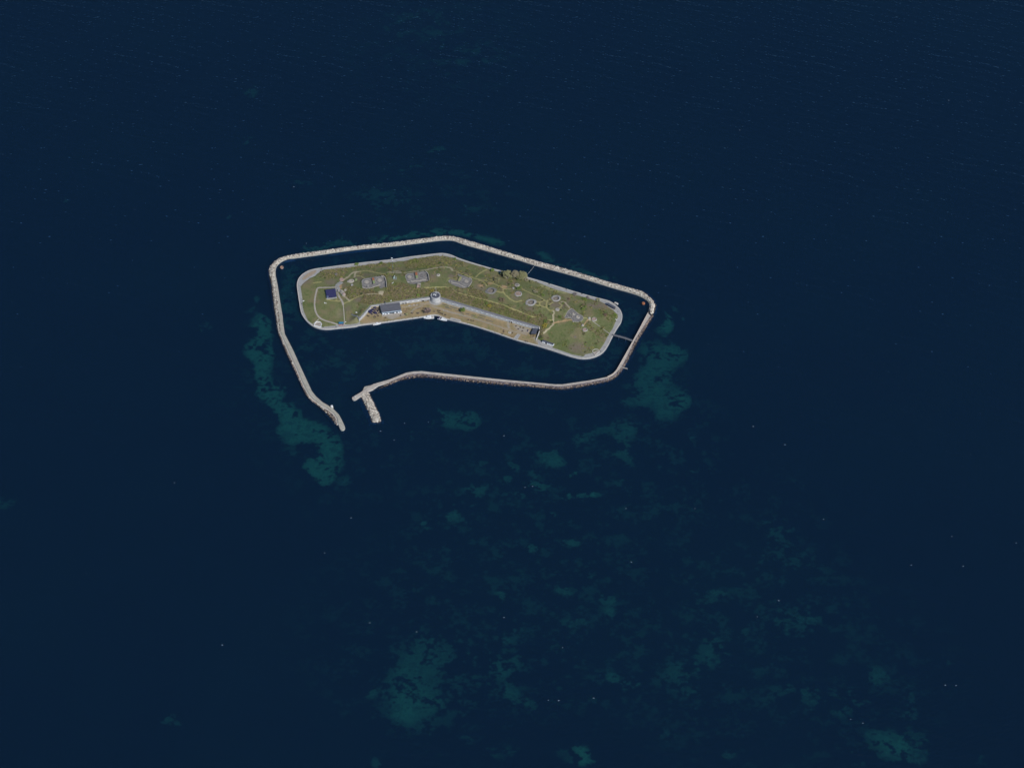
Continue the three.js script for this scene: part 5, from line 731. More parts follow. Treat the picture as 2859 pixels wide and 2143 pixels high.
{ // open shelter
  const [a, b] = PW(vG([[1592, 345], [1745, 432]]), QH + 2.7), dx = b[0] - a[0], dz = b[1] - a[1], L = Math.hypot(dx, dz), g = thing('open_shelter', 'dark roofed open shelter on the bend of the quay facing the lawn', 'shelter', [(a[0] + b[0]) / 2, QH, (a[1] + b[1]) / 2]); g.rotation.y = Math.atan2(-dz, dx);
  part('roof', box(L + .8, .18, 3.6, 0, 2.8, 0, 0, -.08), M.slate, g); part('back_wall', box(L, 2.6, .15, 0, 1.3, -1.5), M.woodDark, g); for (const k of [-1, 1]) part('side_wall', box(.15, 2.5, 2.6, k * (L / 2 - .1), 1.25, -.2), M.woodDark, g); for (let k = 0; k < 5; k++) part('post', box(.16, 2.6, .16, -L / 2 + .3 + k * (L - .6) / 4, 1.3, 1.4), M.woodDark, g); part('bench', box(L - 1, .08, .5, 0, .45, -1.1), M.wood, g);
  const q = P(...vG([[1765, 350]])[0], QH), h = thing('landing_step', 'small concrete landing jutting from the quay beside the open shelter', 'platform', [q[0], QH, q[1]]); h.rotation.y = -.65; part('step', rbox(5.4, 1.2, 2, .08, 0, -.2, -1), M.cap, h); part('lower_step', rbox(4.4, 1.2, 1, .08, 0, -.75, -2.4), M.quay, h);
}
{ // walled basins at both corners
  const basin = (px, label, mat) => { const pts = PW(px, QH + 1), g = thing('walled_basin', label, 'basin', [pts[0][0], QH, pts[0][1]]); partW('wall', sweep(pts, [[-.35, -.6], [-.35, 1.1], [.35, 1.1], [.35, -.6]], QH, true), mat, g); partW('floor', poly(pts, QH + .3, .5), M.gravel, g); const c = centre(pts); for (const [x, z] of [[-1.2, 0], [1.1, .6], [.1, -.8], [2, -.3]]) partW('bollard', cyl(.22, .25, .6, c[0] + x, QH + .55, c[1] + z, 8), M.charcoal, g); };
  basin(vJ([[415, 1530], [435, 1480], [470, 1452], [540, 1458], [572, 1500], [548, 1565]]), 'walled basin with thick white rim beside the gravel path', M.white); basin(vG([[1282, 1330], [1300, 1298], [1345, 1282], [1395, 1288], [1432, 1325], [1335, 1405]]), 'walled concrete basin with low grey rim on the corner near the footbridge', M.cap);
  const w = P(...vG([[1210, 1390]])[0], QH), s = thing('paved_ledge', 'flat pale paved ledge beside the grey rimmed basin', 'platform', [w[0], QH, w[1]]); partW('slab', poly(PW(vG([[1115, 1400], [1285, 1360], [1320, 1400], [1120, 1425]]), QH + .1), QH + .12, .4), M.quay, s);
}
{ // stall with blue cover
  const [x, z] = P(...vJ([[975, 1520]])[0], QH), g = thing('market_stall', 'stall with bright blue tarpaulin roof on a pink paved pad by the quay', 'stall', [x, QH, z]); g.rotation.y = .05;
  part('pad', box(6.6, .24, 5.4, 0, .05, 0), M.brick, g); const tb = std({ map: surfaceTex(lin(30, 96, 150), lin(52, 140, 160), lin(24, 60, 110), 3, 256) }); part('tarpaulin', [box(6.2, .1, 2.4, 0, 2.3, -1.6, 0, .12), box(6.2, .8, .08, 0, 1.9, -.42)], tb, g); for (const a of [-2.9, 2.9]) for (const b of [-2.7, -.5]) part('post', box(.1, 2.2, .1, a, 1.1, b), M.steel, g); part('counter', box(5.4, 1, .7, 0, .6, -1.2), M.navy, g); part('crate', box(.8, .6, .6, 1.8, .45, .6), M.navy, g); part('crate', box(.8, .6, .6, -1.6, .45, .9), std({ color: srgb(170, 110, 90) }), g);
  const [x2, z2] = P(...vJ([[1065, 1475]])[0], QH), b = thing('notice_board', 'small white notice board beside the blue stall', 'sign', [x2, QH, z2]); part('board', box(1.6, .9, .08, 0, 1.3, 0), M.white, b); part('post', box(.08, 1.6, .08, -.6, .7, -.1), M.steel, b); part('post', box(.08, 1.6, .08, .6, .7, -.1), M.steel, b);
}
for (const [p, l] of [[vJ([[645, 1072]])[0], 'cluster of white stones on the lawn below the solar pavilion'], [vJ([[1292, 1270]])[0], 'cluster of pale stones on the slope above the low dark wall'], [vG([[1775, 680]])[0], 'heap of pale stones at the lawn edge by the quay curve'], [vG([[930, 1035]])[0], 'grey stone heap in the bare patch of the big lawn'], [vE([[675, 582]])[0], 'white boulder lying behind the restaurant on the coping'], [vJ([[200, 1035]])[0], 'small pale stones on the grass beside the west quay']]) {
  const s = G(...p), g = thing('stone_cluster', l, 'stones', s); for (let k = 0; k < 4; k++) { const r = rocks[k].clone(); boxUV(r); r.scale(rr(.4, .75), rr(.35, .6), rr(.4, .7)).translate(rr(-1, 1), .2, rr(-.8, .8)); part('stone', r, l.includes('grey') ? M.bunker : M.whiteMatt, g); }
}
// ---------------------------------------------------------------- boats
function hullGeo(L, B, free, sheer) { // bow towards +x
  const n = 22, rows = [], pos = []; const half = t => B / 2 * (t < .45 ? mix(.86, 1, t / .45) : Math.pow(Math.max(0, 1 - Math.pow((t - .45) / .55, 2.2)), .75));
  for (let i = 0; i <= n; i++) { const t = i / n, x = (t - .5) * L, w = half(t), y = free + sheer * Math.pow(t, 2.2); rows.push([[x, -.4, w * .45], [x + .0, .25, w * .82], [x + (t > .8 ? (t - .8) * L * .1 : 0), y, w]]); }
  const quad = (a, b, c, d) => pos.push(...a, ...b, ...c, ...a, ...c, ...d), fl = ([x, y, z]) => [x, y, -z];
  for (let i = 0; i < n; i++) { for (let j = 0; j < 2; j++) { quad(rows[i][j], rows[i + 1][j], rows[i + 1][j + 1], rows[i][j + 1]); quad(fl(rows[i][j + 1]), fl(rows[i + 1][j + 1]), fl(rows[i + 1][j]), fl(rows[i][j])); } const a = rows[i][2], b = rows[i + 1][2]; quad(a, b, fl(b), fl(a)); }
  for (let j = 0; j < 2; j++) quad(fl(rows[0][j]), rows[0][j], rows[0][j + 1], fl(rows[0][j + 1]));
  const g = new THREE.BufferGeometry(); g.setAttribute('position', new THREE.Float32BufferAttribute(pos, 3)); g.computeVertexNormals(); return boxUV(g);
}
function taperBox(x0, x1, w0, w1, y0, y1, inset) { const s = new THREE.Shape([[x0, -w0 / 2], [x1, -w1 / 2], [x1, w1 / 2], [x0, w0 / 2]].map(p => new THREE.Vector2(...p))); const g = new THREE.ExtrudeGeometry(s, { depth: y1 - y0 - .2, bevelEnabled: true, bevelSize: inset, bevelThickness: .1, bevelOffset: -inset, bevelSegments: 2 }); return boxUV(g.rotateX(-Math.PI / 2).translate(0, y0 + .1, 0)); }
{
  const put = (l, name, a, b) => { const A = P(...a, .9), Bq = P(...b, .9), g = thing(name, l, 'boat', [(A[0] + Bq[0]) / 2, 0, (A[1] + Bq[1]) / 2]); g.rotation.y = Math.atan2(-(Bq[1] - A[1]), Bq[0] - A[0]); return [g, Math.hypot(Bq[0] - A[0], Bq[1] - A[1])]; };
  const rub = std({ color: srgb(40, 50, 90) });
  let [g, L] = put('white motor yacht with tall wheelhouse moored under the bare tree', 'motor_yacht', ...vE([[1560, 925], [1340, 935]]));
  part('hull', hullGeo(L, 4.9, 1.3, .7), M.white, g); const cb = part('cabin', taperBox(-L * .22, L * .2, 3.2, 2.5, 1.25, 3.1, .15), M.white, g); part('window', [box(L * .3, .55, .04, -.3, 2.3, 1.62), box(L * .3, .55, .04, -.3, 2.3, -1.62), box(.06, .6, 2.1, L * .2 + .02, 2.4, 0)], M.glass, cb); part('wheelhouse_roof', rbox(L * .34, .14, 3.1, .05, -.6, 3.6, 0), M.white, g); part('radar_arch', [box(.2, 1.3, .15, -L * .12, 3.9, 1.2), box(.2, 1.3, .15, -L * .12, 3.9, -1.2), box(.3, .15, 2.5, -L * .12, 4.5, 0)], M.white, g); part('cockpit', taperBox(-L * .46, -L * .24, 2.8, 3.0, 1.0, 1.5, .1), M.gravel, g); part('foredeck', taperBox(L * .22, L * .36, 2.2, 1.2, 1.35, 1.75, .12), M.whiteMatt, g);
  [g, L] = put('white cabin cruiser with navy canvas over its stern', 'cabin_cruiser', ...vE([[1640, 940], [1828, 985]]));
  part('hull', hullGeo(L, 4.5, 1.2, .6), M.white, g); part('cabin', taperBox(-L * .12, L * .26, 2.7, 1.5, 1.2, 1.9, .2), M.white, g); part('windscreen', [box(.06, .8, 2.4, -L * .12, 2.1, 0, 0, 0, .5), box(1.2, .6, .05, -L * .17, 1.9, 1.25), box(1.2, .6, .05, -L * .17, 1.9, -1.25)], M.glass, g); part('canvas_hood', taperBox(-L * .48, -L * .3, 3.1, 3.2, 1.3, 2.6, .25), M.navy, g); part('canvas_seat', taperBox(-L * .27, -L * .18, 2.2, 2.2, 1.2, 1.6, .1), M.navy, g); part('radar_arch', [box(.3, 1.2, .12, -L * .28, 2.2, 1.5), box(.3, 1.2, .12, -L * .28, 2.2, -1.5), box(.35, .12, 3.1, -L * .28, 2.8, 0)], M.white, g); part('hatch', [rbox(.6, .1, .6, .03, L * .18, 1.97, 0), rbox(.5, .1, .5, .03, L * .3, 1.75, 0)], M.glass, g); part('rail', [rod([L * .05, 1.9, 1.5], [L * .44, 2.2, .3], .03), rod([L * .05, 1.9, -1.5], [L * .44, 2.2, -.3], .03)], M.steel, g);
  [g, L] = put('small white motor boat moored alone in front of the restaurant', 'motor_boat', ...vE([[300, 1070], [470, 1042]]));
  part('hull', hullGeo(L, 3.9, 1.1, .6), M.white, g); const c2 = part('cabin', taperBox(-L * .12, L * .14, 2.2, 1.8, 1.1, 2.5, .15), M.white, g); part('window', [box(L * .18, .5, .04, 0, 1.95, 1.12), box(L * .18, .5, .04, 0, 1.95, -1.12), box(.05, .5, 1.5, -L * .12 - .03, 1.95, 0)], M.glass, c2); part('foredeck', taperBox(L * .18, L * .34, 1.7, .9, 1.15, 1.5, .12), M.whiteMatt, g); part('outboard_motor', [rbox(.5, .9, .45, .08, -L * .49, 1.1, 0)], M.charcoal, g); part('bench_seat', rbox(.6, .4, 1.8, .08, -L * .36, 1.2, 0), M.charcoal, g);
}
{ // masts with rigging on the quay: two pale poles
  for (const [p, H, l] of [[vE([[1752, 895]])[0], 10, 'thin pale lamp mast standing on the quay behind the cabin cruiser'], [vE([[1082, 690]])[0], 5.5, 'thin grey lamp post below the fort wall beside the deck panel']]) { const [x, z] = P(...p, QH), g = thing('lamp_post', l, 'lamp post', [x, QH, z]); part('pole', rod([0, 0, 0], [0, H, 0], .1, .06, 8), M.steel, g); part('lamp_head', rbox(.8, .14, .25, .04, .3, H, 0), M.whiteMatt, g); part('foot', cyl(.2, .25, .3, 0, .15, 0, 8), M.charcoal, g); }
}
{ // mooring bollards along the harbour edge
  const b = new THREE.Group(); b.name = 'mooring_bollard'; part('post', cyl(.2, .26, .55, 0, .27, 0, 10), M.charcoal, b); part('cap', cyl(.32, .3, .14, 0, .6, 0, 10), M.charcoal, b);
  putAll(b, [...vE([[540, 1016], [600, 1008], [660, 1000], [720, 992], [840, 975], [900, 968], [980, 958], [1120, 938], [1240, 922]])], 0, 'black iron mooring bollard on the harbour edge between the boats', 'bollard', 'bollards on the harbour edge', QH + .14, 0);
  putAll(b, [...vF([[200, 838], [480, 905], [760, 990], [1040, 1080], [1320, 1172], [1680, 1295], [1900, 1370]])], 0, 'black iron mooring bollard on the quay edge of the long terrace', 'bollard', 'bollards below the long terrace', QH + .14, 0);
}
{ // footbridge
  const a = P(...vG([[1690, 990]])[0], QH + .3), b = P(...vG([[2112, 1112]])[0], 2.3), dx = b[0] - a[0], dz = b[1] - a[1], L = Math.hypot(dx, dz), g = thing('footbridge', 'slightly arched steel footbridge linking the island quay to the tan mole', 'bridge', [a[0], 0, a[1]]); g.rotation.y = Math.atan2(-dz, dx);
  const n = 30, yy = t => 2.25 + .9 * Math.sin(Math.PI * t); for (let i = 0; i < n; i++) { const t = (i + .5) / n; part('deck_plank', box(L / n - .05, .14, 2.1, t * L, yy(t), 0), M.coping, g); }
  for (const s of [-1.15, 1.15]) { const gs = []; for (let i = 0; i < 12; i++) { const t = i / 12, u = (i + 1) / 12; gs.push(rod([t * L, yy(t) - .2, s], [u * L, yy(u) - .2, s], .16, .16, 6)); } part('girder', gs, M.steel, g); const rl = []; for (let i = 0; i < 12; i++) { const t = i / 12, u = (i + 1) / 12; rl.push(rod([t * L, yy(t) + 1.1, s], [u * L, yy(u) + 1.1, s], .05, .05, 5), rod([t * L, yy(t) + .6, s], [u * L, yy(u) + .6, s], .03, .03, 5), rod([t * L, yy(t), s], [t * L, yy(t) + 1.1, s], .05, .05, 5)); } part('railing', rl, M.steel, g); }
  for (const t of [.33, .67]) part('pier', [cyl(.2, .2, 7, t * L, yy(t) - 3.7, .8, 8), cyl(.2, .2, 7, t * L, yy(t) - 3.7, -.8, 8)], M.steel, g);
  const lp = part('lamp', rod([L * .6, yy(.6), -1.2], [L * .6, yy(.6) + 3, -1.2], .06, .05, 6), M.steel, g);
}
{ // round caissons in the channel corners
  for (const [p, m, l] of [[vA([[284, 650]])[0], M.rustGrey, 'round open topped brick caisson standing in the channel corner near the beacon side'], [vC([[1907, 895]])[0], M.rust, 'round rust red mooring drum standing in the channel corner near the footbridge']]) { const [x, z] = P(...p, 1), g = thing('mooring_caisson', l, 'caisson', [x, 0, z]); const open = m === M.rustGrey; part('foot', cyl(open ? 2.1 : 1.9, open ? 2.1 : 1.9, 4.2, 0, -2.25, 0, 24), M.weed, g); part('drum', lathe(open ? [[2.2, -.25], [2.2, 1.7], [1.5, 1.7], [1.5, .5], [.01, .5]] : [[2.0, -.25], [2.0, 1.7], [1.85, 1.85], [.01, 1.95]], 0, 0, 0, 28), m, g); part('band', lathe([[open ? 2.2 : 2, .9], [open ? 2.34 : 2.14, .95], [open ? 2.34 : 2.14, 1.2], [open ? 2.2 : 2, 1.25]], 0, 0, 0, 28), m, g); part('mooring_ring', new THREE.TorusGeometry(.3, .06, 6, 14).rotateX(Math.PI / 2).translate(open ? 1.85 : .4, open ? 1.78 : 2.0, 0), M.charcoal, g); }
  const a = P(1471, 767, 1.6), b = P(1493, 741.5, 1), gs = []; for (let k = 0; k < 14; k++) { const t = k / 14, u = (k + 1) / 14, sag = t => 1.7 - 3.0 * t * (1 - t); gs.push(rod([mix(a[0], b[0], t), sag(t), mix(a[1], b[1], t)], [mix(a[0], b[0], u), sag(u), mix(a[1], b[1], u)], .1, .1, 5)); }
  const g = thing('water_pipe', 'thin pale pipe slung across the channel from the big trees to the breakwater', 'pipe', [a[0], 0, a[1]]); partW('pipe', gs, M.whiteMatt, g); partW('support', [cyl(.12, .12, 2.4, a[0], 1.2, a[1], 8)], M.steel, g); partW('support', [cyl(.12, .12, 2.2, b[0], .6, b[1], 8)], M.steel, g);
}

// ---------------------------------------------------------------- trees and bushes
const leafQuad = (out, x, y, z, s) => { // a bent leaf spray of four triangles
  const a = rr(0, 6.28), b = rr(-1, 1), ux = Math.cos(a), uz = Math.sin(a), uy = rr(-.5, .5), vx = -uz * .8 + rr(-.3, .3), vz = ux * .8 + rr(-.3, .3), vy = b;
  const p = (i, j, k = 0) => [x + (ux * i + vx * j) * s, y + (uy * i + vy * j + k) * s, z + (uz * i + vz * j) * s], A = p(-.5, -.4), B = p(.5, -.3), C = p(.6, .4), D = p(-.4, .5), E = p(.05, .05, .22);
  out.push(...A, ...B, ...E, ...B, ...C, ...E, ...C, ...D, ...E, ...D, ...A, ...E);
};
const fromPos = pos => { const g = new THREE.BufferGeometry(); g.setAttribute('position', new THREE.Float32BufferAttribute(pos, 3)); g.computeVertexNormals(); return boxUV(g); };
function crownGeo(rx, ry, clumps, leaves, size, gap = .3) {
  const pos = [];
  for (let c = 0; c < clumps; c++) {
    const a = c * 2.39996 + rr(-.3, .3), v = rr(-.35, 1), h = Math.sqrt(Math.max(0, 1 - v * v)) * rr(.55, .98), cx = rx * h * Math.cos(a), cz = rx * h * Math.sin(a), cy = ry * v * rr(.6, .95), cr = rx * rr(.24, .42);
    for (let k = 0; k < leaves; k++) { const t = rr(0, 6.28), w = rr(-1, 1), q = Math.sqrt(1 - w * w), r = cr * Math.cbrt(rr(gap, 1)); leafQuad(pos, cx + r * q * Math.cos(t), cy + r * w * .85, cz + r * q * Math.sin(t), size * rr(.6, 1.3)); }
  }
  return fromPos(pos);
}
function tree(name, label, base, r, h, mat, opt = {}) {
  const g = thing(name, label, opt.cat || 'tree', base, opt.group), ch = opt.ch || r * .85, cy = h - ch, limbs = [rod([0, -.4, 0], [0, cy * .9, 0], r * .06 + .06, r * .04 + .03, 7)];
  for (let k = 0; k < 7; k++) { const a = k * 2.4, y0 = cy * rr(.35, .85); limbs.push(rod([0, y0, 0], [r * .6 * Math.cos(a), cy + rr(-.2, .5) * ch, r * .6 * Math.sin(a)], r * .03 + .03, .02, 5)); }
  part('trunk', limbs, M.bark, g);
  part('crown', crownGeo(r * .92, ch, opt.clumps || 18, opt.leaves || 60, opt.size || .55).translate(0, cy, 0), mat, g); return g;
}
function bush(label, px, r, h, mat, group) { const b = G(...px), g = thing('bush', label, 'bush', b, group); part('stems', [rod([0, -.3, 0], [0, h * .5, 0], .08, .04, 5), rod([.2, -.3, 0], [r * .5, h * .6, .2], .06, .03, 5), rod([-.2, -.3, .1], [-r * .4, h * .6, -.3], .06, .03, 5)], M.bark, g); part('foliage', crownGeo(r, h * .55, 8, 42, .5).translate(0, h * .42, 0), mat, g); return g; }
const foot = (px, py) => { const g = G(px, py); return g; };
{
  const c = view(1370, 720, 13.82), at = (x, y) => G(...c([[x, y]])[0]);
  tree('broadleaf_tree', 'large olive leaved tree, the widest of the clump beside the quay path', at(650, 745), 6.6, 10.5, M.leafOlive, { clumps: 34, leaves: 85, size: .6 });
  tree('broadleaf_tree', 'tall grey brown tree in the middle of the clump beside the quay path', at(960, 760), 5.4, 11.5, M.leafTan, { clumps: 30, leaves: 75, size: .55 });
  tree('broadleaf_tree', 'big yellowish tree at the pipe end of the clump beside the quay path', at(1200, 800), 6.8, 11, M.leafOlive, { clumps: 36, leaves: 85, size: .6 });
  tree('broadleaf_tree', 'pale greyish low tree in front of the clump beside the quay path', at(630, 760), 3.8, 6, M.leafGrey, { clumps: 20, leaves: 60, size: .5 });
  tree('broadleaf_tree', 'small green tree at the trail end of the clump beside the quay path', at(450, 640), 3, 6, M.leafOlive, { clumps: 16, leaves: 55, size: .5 });
  bush('bright green bush tucked under the big clump of trees', c([[1080, 830]])[0], 3.0, 3.4, M.leafGreen); bush('pale green shrub under the edge of the tree clump', c([[1290, 760]])[0], 3.0, 3, M.leafTan); bush('bright green bush by the quay at the end of the branching trail', c([[60, 500]])[0], 2.6, 3.6, M.leafBright);
  bush('small tan and green bush beside the quay path next to the tree clump', c([[1390, 870]])[0], 2.6, 3, M.leafTan); bush('small olive bush between quay path and dry grass', c([[1590, 930]])[0], 2.6, 3, M.leafOlive); bush('grey tan bush casting shade beside the long trail', c([[250, 900]])[0], 4.2, 5, M.leafOlive); bush('dark green bush over the flat slab by the trail', c([[1060, 1180]])[0], 2.6, 3, M.leafGreen);
  bush('brown green bush beside the upper trail above the gun pit', c([[1720, 1330]])[0], 3.0, 3.2, M.leafTan); bush('small green bush at the corner of the upper trail', c([[2010, 1440]])[0], 1.9, 2.4, M.leafGreen); bush('tiny dark bush on the brown rise near the big trees', c([[705, 1030]])[0], 1.2, 1.6, M.leafDark);
  const B = (l, p, r, h, m) => bush(l, p, r, h, m);
  B('bright green bush with dark shadow on the open eastern slope', vG([[1090, 470]])[0], 2.6, 3, M.leafBright); B('smaller green bush just above the bright one on the eastern slope', vG([[1130, 420]])[0], 1.8, 2.2, M.leafGreen); B('brown and green bush near the quay curve on the eastern slope', vG([[1550, 590]])[0], 2.6, 2.6, M.leafBrown); B('yellow green low bush at the lawn edge on the quay curve', vG([[1750, 590]])[0], 2.6, 2, M.leafBright); B('grey leafless bush at the quay path beside the dry grass', vG([[930, 165]])[0], 2.8, 3, M.leafGrey); B('green bush on the quay path near the open shelter', vG([[1395, 285]])[0], 2.6, 2.6, M.leafOlive); B('long bright green bush on the slope behind the quay path', vG([[1130, 265]])[0], 3.2, 2, M.leafBright); B('grey bush beside the long bright one near the quay path', vG([[1195, 235]])[0], 2.2, 2.2, M.leafGrey);
  B('small dark green bush beside the brown oval of bare earth', vG([[390, 410]])[0], 1.5, 1.8, M.leafDark); B('green bush on the grass west of the kite shaped apron', vG([[610, 635]])[0], 2.4, 2.2, M.leafGreen); B('little dark bush beside the concrete dish', vG([[635, 490]])[0], 1.1, 1.6, M.leafDark); B('small brown bush on the slope under the third round pit', vG([[800, 260]])[0], 1.6, 1.6, M.leafBrown); B('small green bush above the round pit facing the breakwater', vG([[270, 185]])[0], 1.8, 2, M.leafGreen);
  B('bright yellow flowering bush above the dark lean-to', vF([[2075, 950]])[0], 3, 3, M.leafYellow); B('yellow green bush in the scrub beside the lower trail', vF([[930, 555]])[0], 3, 3, M.leafYellow); B('green bush just above the yellow one at the lower trail', vF([[880, 500]])[0], 2.2, 2.4, M.leafGreen); B('round reddish brown bush beside the lower trail', vF([[1185, 430]])[0], 4, 4.2, M.leafBrown); B('lime green bush above the wall left of the tower', vE([[1230, 480]])[0], 2.2, 2.4, M.leafBright); B('orange yellow bush above the wall just left of the tower', vE([[1520, 385]])[0], 2.2, 2.4, M.leafYellow); B('dark green bush on a trail bend among the western scrub', vJ([[1395, 890]])[0], 1.6, 2, M.leafDark); B('dense green bush at the quay edge above the western platforms', vJ([[1800, 265]])[0], 2.4, 2.6, M.leafGreen); B('pale green bush spilling onto the quay path above the western platforms', vJ([[1295, 285]])[0], 2.8, 2.2, M.leafBright); B('dark leafless bush on the slope near the bend of the quay', vB([[915, 585]])[0], 1.6, 2.2, M.leafDark); B('green bush at the edge of the quay path near the bend', vB([[1165, 515]])[0], 2.2, 2.2, M.leafGreen); B('small bush on the grass next to the twin platform trail', vJ([[1930, 480]])[0], 1.6, 1.2, M.leafGreen); B('mauve grey bush in the western scrub', vJ([[870, 490]])[0], 2, 1.8, M.leafGrey);
  B('green shrubs at the east end of the terrace by the wing wall', vG([[215, 1045]])[0], 2.4, 2.4, M.leafDark); B('dark bush at the corner of the cabin row', vG([[240, 1080]])[0], 1.6, 2, M.leafGreen); B('yellow olive bush beside the clay trail over the lean-to', vG([[300, 830]])[0], 3, 2.6, M.leafYellow); B('green bush right above the yellow one over the lean-to', vG([[310, 720]])[0], 2.6, 2.6, M.leafGreen); B('yellow flowering patch beside the lean-to roof', vF([[1765, 1028]])[0], 1.2, 1.2, M.leafYellow);
  const T = (l, p, r, h, m, o) => { const [x, z] = P(...p, QH); return tree('broadleaf_tree', l, [x, QH, z], r, h, m, o); };
  T('single round green tree with trunk in front of the windowed wall', vF([[388, 660]])[0], 3.3, 6.4, M.leafGreen, { clumps: 26, leaves: 80, size: .5, ch: 3 });
  T('small blue green shrub tree on the grass east of the restaurant', vE([[995, 880]])[0], 1.9, 3.2, M.leafOlive, { clumps: 12, leaves: 30 });
  // leafless trees: limbs and fine twigs
  const bare = (l, p, r, h, n) => { const [x, z] = P(...p, QH), g = thing('bare_tree', l, 'tree', [x, QH, z]), lim = [rod([0, -.2, 0], [0, h * .35, 0], .06 * r, .04 * r, 7)], pos = []; for (let k = 0; k < 11; k++) { const a = k * 2.4, e = [r * .55 * Math.cos(a), h * rr(.55, .8), r * .55 * Math.sin(a)]; lim.push(rod([0, h * .25, 0], e, .03 * r, .01 * r, 5)); for (let j = 0; j < n; j++) { const t = rr(.3, 1), s = [e[0] * t, mix(h * .3, e[1], t), e[2] * t], d = rr(.25, .6) * r, b = a + rr(-1.6, 1.6), q = [s[0] + Math.cos(b) * d * rr(.4, 1), s[1] + rr(-.1, .5) * d, s[2] + Math.sin(b) * d * rr(.4, 1)], w = .05; pos.push(s[0] - w, s[1], s[2], s[0] + w, s[1], s[2] + w, ...q, s[0], s[1] + w, s[2], s[0], s[1] - w, s[2] - w, ...q); } } part('trunk', lim, M.bark, g); part('twigs', fromPos(pos), M.twig, g); };
  bare('wide leafless mauve brown tree on the grass in front of the tower', vE([[1432, 842]])[0], 6.8, 8, 170); bare('small leafless tree left of the big bare tree', vE([[1240, 868]])[0], 1.8, 5, 60); bare('thin leafless sapling on the grass by the restaurant', vE([[1118, 862]])[0], 1.6, 4, 40); bare('slight leafless tree right of the big bare tree', vE([[1575, 825]])[0], 1.6, 3.6, 30); bare('small leafless tree on the grass below the navy tables', vE([[352, 940]])[0], 1.8, 4, 40);
}
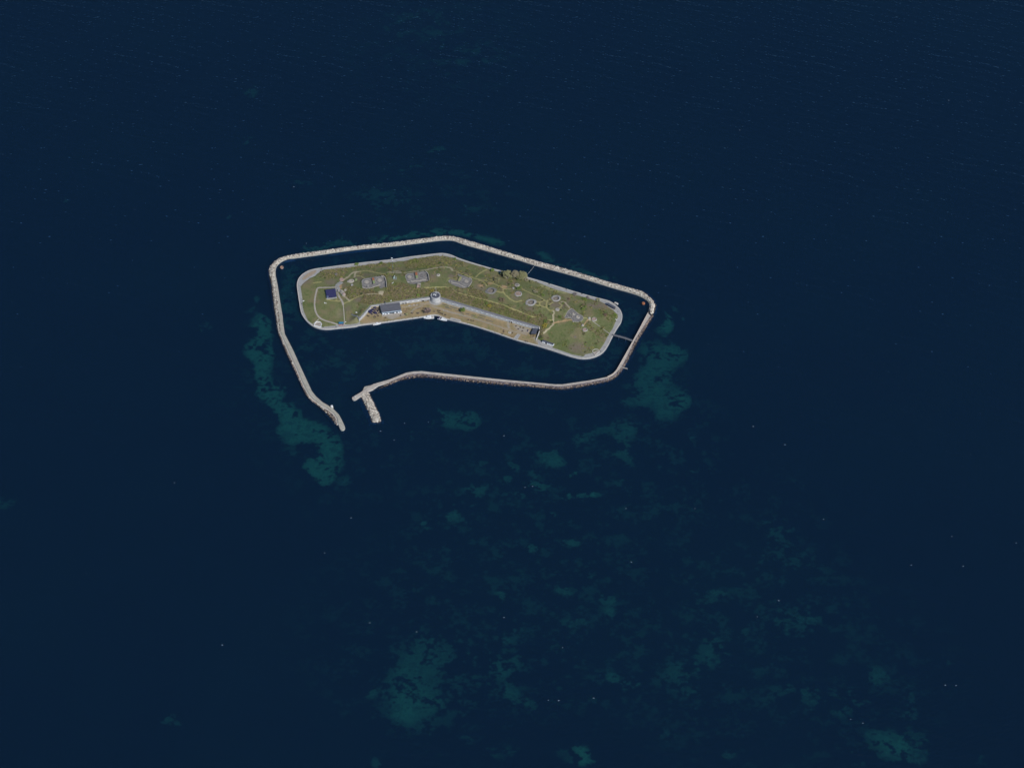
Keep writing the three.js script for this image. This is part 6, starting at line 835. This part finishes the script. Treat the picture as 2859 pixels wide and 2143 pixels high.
// scrub and coarse grass that nobody could count
{
  const clump = k => { const pos = []; for (let i = 0; i < 26; i++) { const t = rr(0, 6.28), w = rr(0, 1), q = Math.sqrt(1 - w * w), r = Math.cbrt(rr(.2, 1)); leafQuad(pos, r * q * Math.cos(t), r * w * .8, r * q * Math.sin(t), rr(.35, .6)); } const g = fromPos(pos); g.deleteAttribute('uv'); return g; };
  const sm = new THREE.MeshStandardMaterial({ color: 0xffffff, roughness: 1, side: THREE.DoubleSide }), lists = [[], [], []], tuft = [[], []];
  const pal = [[106, 114, 58], [122, 124, 68], [132, 118, 84], [122, 110, 80], [132, 120, 96], [100, 114, 54], [142, 134, 74], [124, 112, 88]];
  const free = (x, z) => { if (maskAt(trailMask, 0, x, z) + maskAt(trailMask, 1, x, z) + maskAt(trailMask, 2, x, z) > .25) return false; if (!inside(lawnPoly, x, z)) return false; for (const b of beds) { if (Math.abs(x - b[0][0]) > 45 || Math.abs(z - b[0][1]) > 45) continue; if (inside(b, x, z)) return false; } return true; };
  for (let n = 0; n < 240000 && lists[0].length + lists[1].length + lists[2].length < 24000; n++) {
    const x = rr(GX0, GX1), z = rr(GZ0, GZ1), m = maskAt(earthMask, 1, x, z), nn = fbm(x * .12 + 200, z * .12 + 80); if (rnd() > m * sstep(.08, .3, nn) * 1.1 + (nn > .56 && inside(lawnPoly, x, z) && x > westX ? .12 : 0)) continue; if (!free(x, z)) continue; if (segD(wallSideW, x, z) < 1.2) continue;
    const s = rr(.45, 1.15) * (.6 + .8 * nn), z2 = fbm(x * .045 + 400, z * .045), zone = clamp(z2 * 2.2 - .6), pi = Math.floor(clamp(zone + rr(-.28, .28), 0, .999) * pal.length), c = rnd() < .4 && segD(wallSideW, x, z) < 26 ? [[124, 106, 80], [110, 98, 74], [132, 116, 84], [92, 92, 54]][n & 3] : rnd() < .12 ? [74, 82, 42] : pal[pi]; lists[n % 3].push([x, gh(x, z) - .1, z, s, C3(...c, .3)]);
  }
  for (let n = 0; n < 26000; n++) { const x = rr(GX0, GX1), z = rr(GZ0, GZ1); if (!free(x, z)) continue; const d = maskAt(earthMask, 2, x, z) > .3, b = maskAt(earthMask, 0, x, z); if (rnd() > .35 + .3 * fbm(x * .1, z * .1)) continue; tuft[n & 1].push([x, gh(x, z) - .06, z, rr(.2, .42), d ? C3(150, 142, 96, .2) : b > .3 ? C3(118, 104, 84, .2) : C3(...pal[[0, 5, 1, 6, 2][n % 5]], .2)]); }
  const put = (name, label, ls, cat) => ls.forEach((l, k) => { const im = shade(new THREE.InstancedMesh(clump(k), sm, l.length)), m4 = new THREE.Matrix4(), q = new THREE.Quaternion(), e = new THREE.Euler(); l.forEach(([x, y, z, s, c], i) => { e.set(0, rr(0, 6.28), 0); m4.compose(new THREE.Vector3(x, y, z), q.setFromEuler(e), new THREE.Vector3(s * rr(.9, 1.3), s * rr(.7, 1.1), s * rr(.9, 1.3))); im.setMatrixAt(i, m4); im.setColorAt(i, c); }); im.name = numbered(name); im.userData = { kind: 'stuff', label, category: cat }; scene.add(im); });
  put('scrub', 'dense olive and brown scrub covering the banks of the fort', lists, 'scrub'); put('grass_tufts', 'coarse grass tufts scattered over the fort lawns', tuft, 'grass');
  console.log('scrub', lists.map(l => l.length), 'tufts', tuft.map(l => l.length));
}
{ // flecks of foam on the sea
  const pos = []; const px = [[2104, 1190], [2192, 1241], [2066, 363], [1129, 1181], [1062, 1203], [1100, 1228], [1032, 1738], [1163, 1763], [1407, 1723], [1571, 1807], [1748, 1419], [1762, 1568], [1764, 1569], [2376, 2007], [2410, 2018], [2300, 1449], [2658, 1497], [2690, 1580], [2175, 1676], [2115, 1721], [1487, 1357], [1466, 1360], [1407, 1216], [980, 1445], [1941, 1419], [486, 1347], [2838, 1515], [2545, 1577], [1531, 1954], [1560, 1955], [1658, 1948], [2640, 1912], [2670, 1913], [906, 1543], [1196, 1178], [2650, 280], [820, 521], [855, 679], [2709, 280], [620, 1800], [240, 1600]];
  for (const [a, b] of px) { const [x, z] = P(a, b, .05), n = 7, w = rr(.5, 1.3), h = rr(.25, .5), t = rr(-.4, .4); for (let k = 0; k < n; k++) { const p = j => { const q = j / n * 6.283, r = .7 + .5 * NTAB[(j % n) * 37 + (a | 0)]; const u = Math.cos(q) * w * r, v = Math.sin(q) * h * r; return [x + u * Math.cos(t) - v * Math.sin(t), .06, z + u * Math.sin(t) + v * Math.cos(t)]; }; pos.push(x, .12, z, ...p(k + 1), ...p(k)); } }
  const m = shade(new THREE.Mesh(fromPos(pos), std({ color: srgb(140, 150, 160) }))); m.name = 'foam_flecks'; m.userData = { kind: 'stuff', label: 'small white flecks of foam scattered over the dark sea', category: 'foam' }; scene.add(m);
}
renderer.render(scene, camera);
